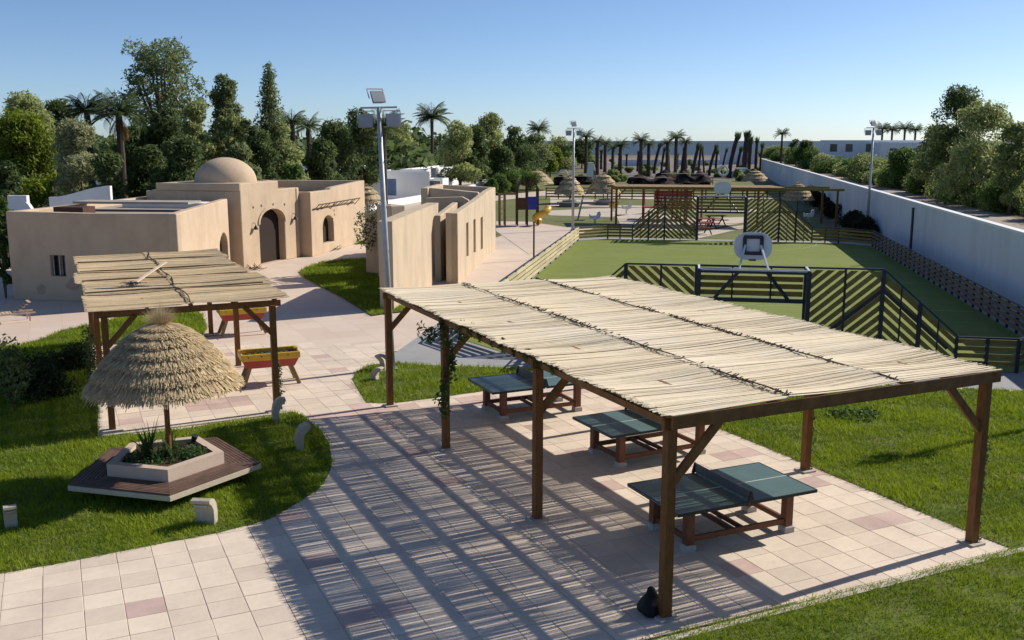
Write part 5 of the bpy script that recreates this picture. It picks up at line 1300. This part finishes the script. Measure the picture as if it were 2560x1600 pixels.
for i, x in enumerate((2085, 2108, 2138, 2163)): at_palm(x, 304+3*(i % 2), 250, 2.6, ['leftmost of the four palms behind the pale building', 'second palm from the left behind the pale building', 'third palm from the left behind the pale building', 'rightmost of the four palms behind the pale building'][i], seed=41+i, nf=30, group='palms behind the pale building')
# bare, tied trunks
def bare_palm(x, top, base_y, wpx, lx, label, seed):
    rs = np.random.RandomState(seed); g = G(x, base_y); Y = g.y; h = atY(x+lx, top, Y).z; r = wpx*1.25*K/F_PX*Y/2; dx = lx*K/F_PX*Y
    root = empty('bare_palm', g, 0, label, 'palm tree', 'bare tied palm trunks on the far square')
    mb = MB(); pts = [(dx*t**1.5, .1*math.sin(t*3), h*.88*t) for t in np.linspace(0, 1, 8)]; mb.tube(pts, [r*(1.1 if k == 0 else .85+.12*(k % 2)) for k in range(8)], 8); mb.build('trunk', M['deadpalm'], root)
    n = 70; V = np.empty((n*3, 3)); e = pts[-1]
    for q in range(n):
        a = rs.rand()*6.28; l = h*.13*rs.uniform(.5, 1.15); s = r*rs.uniform(.3, 1.0); w = r*.22; z0 = rs.uniform(-.25, .05)*h*.3
        V[q*3] = (e[0]+s*math.cos(a)-w, s*math.sin(a), e[2]+z0); V[q*3+1] = (e[0]+s*math.cos(a)+w, s*math.sin(a), e[2]+z0); V[q*3+2] = (e[0]+s*1.9*math.cos(a)+dx*.12, s*1.9*math.sin(a), e[2]+z0+l)
    fast_mesh('tied_fronds', V, np.arange(n*3).reshape(-1, 3), L_['palm'], root, tint=np.full(n*3, .15))
bps = [(1408, 345, 395, 4, 0), (1420, 352, 400, 5, 0), (1462, 360, 405, 5, 1), (1480, 362, 400, 4, 0), (1506, 355, 405, 5, 2), (1545, 335, 410, 6, 12), (1562, 345, 412, 5, 6), (1580, 352, 408, 5, -3), (1610, 345, 415, 6, 5), (1635, 336, 425, 7, 12), (1650, 342, 412, 5, 4),
       (1663, 345, 410, 4, -6), (1675, 340, 415, 6, 14), (1690, 352, 415, 5, 2), (1722, 310, 420, 9, 16), (1757, 306, 418, 11, 4), (1768, 320, 420, 8, 2), (1784, 322, 415, 6, 1), (1795, 335, 412, 5, 3), (1740, 345, 412, 6, 8), (1706, 348, 410, 4, 8), (1600, 362, 400, 4, 0), (1530, 362, 398, 4, 2), (1622, 365, 398, 4, -3)]
bl = ['at the left end', 'second from the left end', 'before the squat palm', 'right of the squat palm', 'before the neat spread palm', 'leaning right, left of the black tents top', 'leaning right above the black tent', 'leaning slightly left above the tent', 'thick one right of the highest crowned palm', 'leaning right with a bent dark top',
      'thin one beside the bent dark top', 'short one leaning left before the sea', 'leaning strongly right before the sea', 'thin upright one left of the tall pair', 'tall curved one, left of the tall pair', 'tallest and thickest of all', 'just right of the tallest', 'slim one right of the tall pair', 'last one next to the white wall', 'leaning between the tall pair', 'thin leaning one left of the tall curved trunk', 'faint one behind the square, middle', 'faint one behind the square, left', 'faint one leaning left behind the square']
for i, (x, t, b, w, lx) in enumerate(bps): bare_palm(x, t, b, w, lx, 'bare palm trunk with tied fronds, '+bl[i], 300+i)

# ------------------------------------------------------------------ playground and far square
sheet('playground_lawn', V2((1172, 560), (1150, 470), (1200, 415), (1420, 408), (1830, 415), (1880, 470), (1940, 520), (1975, 560), (1860, 580), (1380, 575), (1340, 545), (1260, 530)), -.028,
      mat('playground_turf', (.15, .16, .045), (.10, .12, .03), scale=.5, rough=.9, c3=(.19, .18, .07), s3=.15, wt=.6))
PTH = [V2((1172, 545), (1172, 522), (1250, 523), (1330, 535), (1420, 530), (1372, 552), (1360, 560), (1250, 600)), V2((1280, 498), (1400, 492), (1560, 490), (1560, 498), (1440, 512), (1300, 508)), V2((1455, 507), (1560, 505), (1640, 515), (1760, 512), (1760, 525), (1640, 545), (1470, 540)),
       V2((1170, 462), (1290, 450), (1440, 455), (1600, 462), (1850, 462), (1850, 468), (1600, 474), (1400, 464), (1280, 462), (1170, 474)), V2((1300, 466), (1420, 470), (1440, 484), (1560, 486), (1560, 490), (1300, 486)), V2((1645, 548), (1760, 530), (1760, 538), (1650, 562)), V2((1400, 425), (1800, 425), (1780, 372), (1430, 372)), V2((1640, 492), (1790, 494), (1790, 500), (1640, 500))]
for q_, p in enumerate(PTH): sheet('far_square_ground' if q_ == 6 else 'pale_path', p, -.020 if q_ != 6 else -.024, M['plaza'] if q_ == 0 else M['path'] if q_ != 6 else M['mauve'])
sheet('green_bank', V2((1130, 440), (1170, 402), (1290, 396), (1330, 405), (1250, 425), (1190, 440)), -.02, mat('bank_grass', (.06, .10, .03), (.045, .08, .02), scale=1.2))
for i, (cx, top, w, Y) in enumerate(((1185, 408, 60, 120), (1215, 404, 60, 124), (1245, 400, 60, 128), (1165, 415, 40, 116))):
    p = atY(cx, top, Y); tree(p.x, Y, max(.9, p.z), w*K/F_PX*Y, 'green hedge bush on the bank, '+('second from the ruin', 'third from the ruin', 'farthest from the ruin', 'nearest the ruin')[i], L_['bush'], 'bush', seed=350+i, nb=10, n=2600, leaf=.2, cat='bush', group='hedge bushes on the bank')

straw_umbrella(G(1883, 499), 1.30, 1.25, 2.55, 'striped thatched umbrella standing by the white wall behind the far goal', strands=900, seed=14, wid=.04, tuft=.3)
def thatch_far(x, ytop, ybase, wpx, label, i):
    g = G(x, ybase); Y = g.y; W = wpx*K/F_PX*Y/2; z = atY(x, ytop, Y).z
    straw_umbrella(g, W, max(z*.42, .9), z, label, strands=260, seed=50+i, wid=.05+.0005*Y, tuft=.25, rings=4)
thatch_far(1345, 415, 480, 64, 'thatched umbrella left of the pair behind the playground', 1)
thatch_far(1425, 410, 478, 72, 'thatched umbrella right of the pair behind the playground', 2)
thatch_far(1268, 402, 448, 70, 'wide brown thatched shelter behind the climbing tower', 3)
thatch_far(1783, 402, 440, 58, 'thatched umbrella at the far end beside the white wall', 4)
thatch_far(868, 438, 500, 66, 'thatched umbrella just behind the right wing of the domed building', 5)
# round benches under the pair
for (x, y, w, lab) in ((1345, 487, 60, 'round stone planter bench under the left thatched umbrella'), (1430, 483, 56, 'round stone planter bench under the right thatched umbrella')):
    g = G(x, y); r = w*K/F_PX*g.y/2
    mb = MB(); mb.lathe([(r*.8, 0), (r*.8, .3), (r, .32), (r, .42), (r*.55, .42), (r*.55, .6), (r*.4, .6), (r*.4, .5), (0, .5)], 20, (0, 0, 0)); o = mb.build('round_bench', M['stone']); o.location = g; tag(o, lab, 'bench', 'round benches in the playground')

# black tents
def tent(x0, x1, ytop, ybase, depth, label, i, m='tent', peaks=2):
    g0 = G(x0, ybase); g1 = G(x1, ybase); Y = g0.y; W = g1.x-g0.x; H = atY(x0, ytop, Y).z
    root = empty('bedouin_tent', ((g0.x+g1.x)/2, Y, 0), 0, label, 'tent', 'low dark tents on the far square')
    n, k_ = 25, 9; vv = []; ff = []
    for a in range(n):
        for b in range(k_):
            s = a/(n-1); t = b/(k_-1); tri = 1-abs((s*peaks) % 1.0*2-1)
            z = .80*H*(.55+.34*tri+.03*math.sin(a*1.7))*min(1.0, 1.9*min(t, 1-t)+.30)*(1-.12*math.sin(9*t+5*s))
            if s in (0, 1): z *= .5
            vv.append(((s-.5)*W, t*depth, z))
    for a in range(n-1):
        for b in range(k_-1): ff.append((a*k_+b, (a+1)*k_+b, (a+1)*k_+b+1, a*k_+b+1))
    mb = MB(); mb.add(vv, ff); mb.build('tent_cloth', M[m], root, smooth=True)
    mb = MB(); mb.slab2d([(-W*.46, 0), (W*.46, 0), (W*.46, H*.30), (-W*.46, H*.30)], [], (0, depth*.25, 0), Vector((1, 0, 0)), Vector((0, -1, 0)), .05); mb.build('side_cloth', M['dark'], root)
    mb = MB(); mb.beam((-W*.42, depth*.2, H*.62), (W*.38, depth*.2, H*.60), .9, .04); mb.build('striped_cloth', M['tent_light'], root)
    for s in np.linspace(-.45, .45, peaks*2+1):
        mb = MB(); mb.tube([(s*W, -.02, 0), (s*W, -.02, H*.40)], .05, 6); mb.build('tent_pole', M['bark'], root)
tent(1488, 1600, 404, 444, 7, 'large black tent left of the centre of the far square', 0, peaks=2)
tent(1555, 1690, 392, 441, 8, 'tall peaked black tent right behind the other large one', 1, peaks=3)
tent(1308, 1348, 405, 438, 4, 'small black tent left of the second mast', 2, peaks=1)
tent(1352, 1402, 404, 436, 4, 'small black and beige tent with a crossed pole frame', 3, peaks=1)
mb = MB()
for sx in (0, 1):
    g = G(1412+sx*-8, 436); mb.beam(g, Vector((G(1402, 436).x, g.y, atY(1402, 402, g.y).z)), .12, .12)
g = G(1424, 436); mb.beam(g, Vector((G(1402, 436).x, g.y, atY(1402, 402, g.y).z)), .12, .12)
o = mb.build('pole_frame', M['foot_leg']); tag(o, 'crossed timber pole frame right of the small tent', 'frame')

# timber pergola behind the far goal
p3 = empty('timber_pergola', G(1455, 530), 0, 'long timber pergola with brown roof behind the far chevron panels', 'pergola')
o3 = G(1455, 530); X0 = o3.x; X1 = X0+16.5; Yp = o3.y; zt = atY(1455, 446, Yp).z
for x in (0, 5.2, 10.6, 16.3):
    for y in (0, 3.6): mb = MB(); mb.box((x, y-.18*x, zt/2), (.16, .16, zt), rz=R(-10)); mb.build('post', M['wood'], p3)
mb = MB(); mb.beam((-.4, 0.07, zt+.05), (16.8, -.18*16.8+.07, zt+.05), .10, .18); mb.build('beam', M['pine'], p3)
mb = MB(); mb.beam((-.4, 3.6, zt+.05), (16.8, 3.6-.18*16.8, zt+.05), .10, .18); mb.build('beam', M['pine'], p3)
for k in range(28):
    x = .2+k*.6
    if x < 12.4: mb = MB(); mb.beam((x, -.3-.18*x, zt+.17), (x, 3.9-.18*x, zt+.17), .585, .05); mb.build('roof_board', M['foot_leg'], p3)
for x in (0, 5.2, 10.6):
    mb = MB(); mb.beam((x, -.18*x, zt-.7), (x+.7, -.18*(x+.7), zt), .1, .1); mb.build('brace', M['wood'], p3)
# red timber play hut with ladder, under it
g = G(1587, 520); rh = empty('play_hut', g, R(-10), 'red timber play hut and climbing frame under the long pergola', 'play structure')
for x in (-2.4, -1.2, 0, 1.2, 2.4):
    for y in (0, 2.2): mb = MB(); mb.beam((x, y, 0), (x, y, 2.6), .14, .14); mb.build('post', M['redwood'], rh)
for k in range(6): mb = MB(); mb.beam((-1.5, -.05, 1.0+k*.26), (1.6, -.05, 1.0+k*.26), .04, .22); mb.build('board', M['redwood'], rh)
mb = MB(); mb.box((0, 1.1, 1.0), (4.9, 2.2, .08)); mb.build('deck', M['redwood'], rh)
for k in range(7): mb = MB(); mb.beam((-2.4+k*.2, -.6, .1+k*.13), (-2.4+k*.2, 0, .1+k*.13), .06, .06); mb.build('rung', M['rust'], rh)
# slide tower on the left
g = G(1242, 533); pt = empty('slide_tower', g, R(4), 'climbing tower with two pointed roofs, blue panel and yellow spiral slide', 'play structure')
for x in (-2.0, -1.6, -.65, .12, .95): 
    for y in (0, 1.1):
        hgt = 2.9 if x > -1 else 2.45
        mb = MB(); mb.beam((x, y, 0), (x, y, hgt), .12, .12); mb.build('post', M['foot_leg'] if x < -1 else M['rust'], pt)
for (x, r) in ((-.26, .47), (.54, .47)):
    mb = MB(); mb.add([(x-r, -.2, 2.75), (x, -.2, 3.6), (x+r, -.2, 2.75), (x-r, 1.4, 2.75), (x, 1.4, 3.6), (x+r, 1.4, 2.75)], [(0, 1, 4, 3), (1, 2, 5, 4)])
    mb2 = MB()
    for s in (-1, 1):
        mb2.beam((x, -.2, 3.62), (x+s*r, -.2, 2.7), .06, .18, up=Vector((0, 1, 0))); 
    mb.build('pointed_roof', M['rust'], pt); mb2.build('gable_board', M['rust'], pt)
mb = MB(); mb.box((.54, -.02, 1.75), (.8, .06, .95)); mb.build('blue_panel', M['plastic_b'], pt)
mb = MB(); mb.box((-.26, -.02, 1.70), (.7, .06, .9)); mb.build('dark_panel', M['rust'], pt)
mb = MB(); mb.box((.15, .55, 1.25), (1.6, 1.1, .08)); mb.build('deck', M['foot_leg'], pt)
mb = MB(); mb.beam((-2.0, 0, 2.4), (-.65, 0, 2.4), .08, .08); mb.beam((-2.0, 1.1, 2.4), (-.65, 1.1, 2.4), .08, .08); mb.build('climbing_bar', M['foot_leg'], pt)
for k in range(5): mb = MB(); mb.beam((-1.97, 0, .5+k*.42), (-1.63, 0, .5+k*.42), .05, .05); mb.build('rung', M['yellow'], pt)
sp = [(1.25+.5*math.cos(t), .1-.5*math.sin(t)*1.0, 1.35-.24*t) for t in np.linspace(0, 4.6, 16)]
mb = MB(); mb.tube(sp, .26, 10); mb.build('spiral_slide', M['plastic_y'], pt, smooth=True)
# fence band behind the playground
bf = empty('plank_fence', G(1290, 470), 0, 'distant plank fence crossing behind the playground', 'fence')
o_ = G(1290, 470)
for k in range(20):
    a = G(1290+k*29, 470); b = G(1290+(k+1)*29, 470)
    mb = MB(); mb.beam(a-o_+Vector((0, 0, .6)), a-o_+Vector((0, 0, 0)), .1, .1); 
    mb = MB(); mb.beam(a-o_, a-o_+Vector((0, 0, 1.3)), .12, .12); mb.build('post', M['bark'], bf)
    for r in range(4): mb = MB(); mb.beam(a-o_+Vector((0, 0, .3+r*.3)), b-o_+Vector((0, 0, .3+r*.3)), .05, .14); mb.build('plank', M['pine'], bf)
# playground bits
def springer(x, y, label, m):
    g = G(x, y); r_ = empty('spring_rider', g, R(20), label, 'rider', 'spring riders in the playground')
    mb = MB(); pts = [(.1*math.cos(t), .1*math.sin(t), .02+t*.016) for t in np.linspace(0, 25, 50)]; mb.tube(pts, .02, 5); mb.build('spring', M['steel'], r_)
    mb = MB(); mb.slab2d([(-.45, .45), (.35, .42), (.5, .75), (.42, 1.0), (.25, .95), (.15, .7), (-.3, .68), (-.5, .8)], [], (0, -.05, 0), Vector((1, 0, 0)), Vector((0, -1, 0)), .1); mb.build('rider_body', m, r_)
    mb = MB(); mb.beam((.25, -.2, .88), (.25, .2, .88), .03, .03); mb.build('handle', M['black'], r_)
springer(1405, 530, 'pale spring rider left in the playground', M['white']); springer(1450, 500, 'yellow spring rider by the timber pergola post', M['plastic_y']); springer(1480, 505, 'pale spring rider near the pergola post', M['white'])
springer(1910, 525, 'white spring rider behind the right chevron panel', M['white'])
mb = MB(); g = G(1365, 520); mb.beam((0, 0, 0), (.35, 0, 1.7), .25, .12); mb.beam((-.3, 0, 0), (.6, 0, .05), .4, .06); o = mb.build('leaning_board', M['stone']); o.location = g; tag(o, 'grey slanting climbing board on the pale path', 'board')
for i, (x, y) in enumerate(((1690, 532), (1668, 540), (1655, 552))):
    g = G(x, y); t = empty('picnic_table', g, R(12), ['picnic table farthest behind the far goal', 'middle picnic table seen through the far goal', 'nearest picnic table seen through the far goal'][i], 'table', 'picnic tables behind the far goal')
    mb = MB(); mb.box((0, 0, .74), (1.5, .7, .05)); mb.build('tabletop', M['redwood'], t)
    for s in (-1, 1):
        mb = MB(); mb.box((0, s*.65, .44), (1.5, .25, .05)); mb.build('seat', M['redwood'], t)
        mb = MB(); mb.beam((s*.55, -.65, 0), (s*.55, .2, .72), .06, .08); mb.beam((s*.55, .65, 0), (s*.55, -.2, .72), .06, .08); mb.build('leg', M['rust'], t)
# white parasols / signs on the far square
for i, (x, y, yt) in enumerate(((1395, 425, 385), (1330, 428, 402), (1708, 425, 392), (1750, 420, 398))):
    g = G(x, y); h = atY(x, yt, g.y).z; t = empty('white_kiosk', g, 0, ['pale narrow obelisk behind the tents', 'round white sign left of the second mast', 'round white wheel shaped sign before the bare trunks', 'small white kiosk below the tall bare trunks'][i], 'sign' if i in (1, 2) else 'kiosk')
    if i in (1, 2):
        mb = MB(); mb.tube([(0, 0, 0), (0, 0, h-.8)], .06, 6); mb.build('pole', M['white_metal'], t)
        mb = MB(); pts = [(.75*math.cos(a), 0, h-.8+.75*math.sin(a)) for a in np.linspace(0, 6.283, 25)]; mb.tube(pts, .2, 6, cap=False); mb.build('ring', M['white'], t)
    else:
        mb = MB(); w_ = .8 if i == 0 else 1.6; mb.add([(-w_, -w_, 0), (w_, -w_, 0), (w_, w_, 0), (-w_, w_, 0), (-w_*.5, -w_*.5, h), (w_*.5, -w_*.5, h), (w_*.5, w_*.5, h), (-w_*.5, w_*.5, h)], [(0, 1, 5, 4), (1, 2, 6, 5), (2, 3, 7, 6), (3, 0, 4, 7), (4, 5, 6, 7)]); mb.build('body', M['white'], t)
        mb = MB(); mb.box((0, 0, h+.04), (w_*1.2, w_*1.2, .1)); mb.build('roof', M['white'], t)
# low sea wall on the far square
for (x0, x1, y, h, lab) in ((1470, 1560, 392, 1.6, 'pale grey sea wall left of centre on the far square'), (1600, 1700, 390, 1.4, 'sandy low wall behind the leaning trunks'), (1700, 1790, 388, 3.0, 'pale grey wall end by the tall bare trunks')):
    a = G(x0, y); b = G(x1, y); mb = MB(); mb.beam(a+Vector((0, 0, h/2)), b+Vector((0, 0, h/2)), .4, h); o = mb.build('sea_wall', M['wallpaint']); tag(o, lab, 'wall', 'low walls on the far square')
# low shrubs scattered round the far square
rs = np.random.RandomState(77)
for i in range(40):
    x = rs.uniform(1440, 1790); y = rs.uniform(385, 440); g = G(x, y)
    tree(g.x, g.y, rs.uniform(.8, 1.8), rs.uniform(1.5, 3.5), 'low dusty shrub on the far square', L_['scrub'], 'bush', seed=400+i, nb=6, n=700, leaf=.28, cat='shrub', group='low dusty shrubs on the far square')

# soften the plaster corners
for o in list(dome_b.children)+list(b2.children):
    if o.name.split('.')[0] in ('wall', 'upper_block', 'parapet'):
        bv = o.modifiers.new('soft', 'BEVEL'); bv.width = .05; bv.segments = 2; bv.limit_method = 'ANGLE'; bv.angle_limit = R(40)
for o in bpy.data.objects:
    l = o.get('label')
    if l and len(l.split()) > 16: o["label"] = " ".join(l.split()[:16])
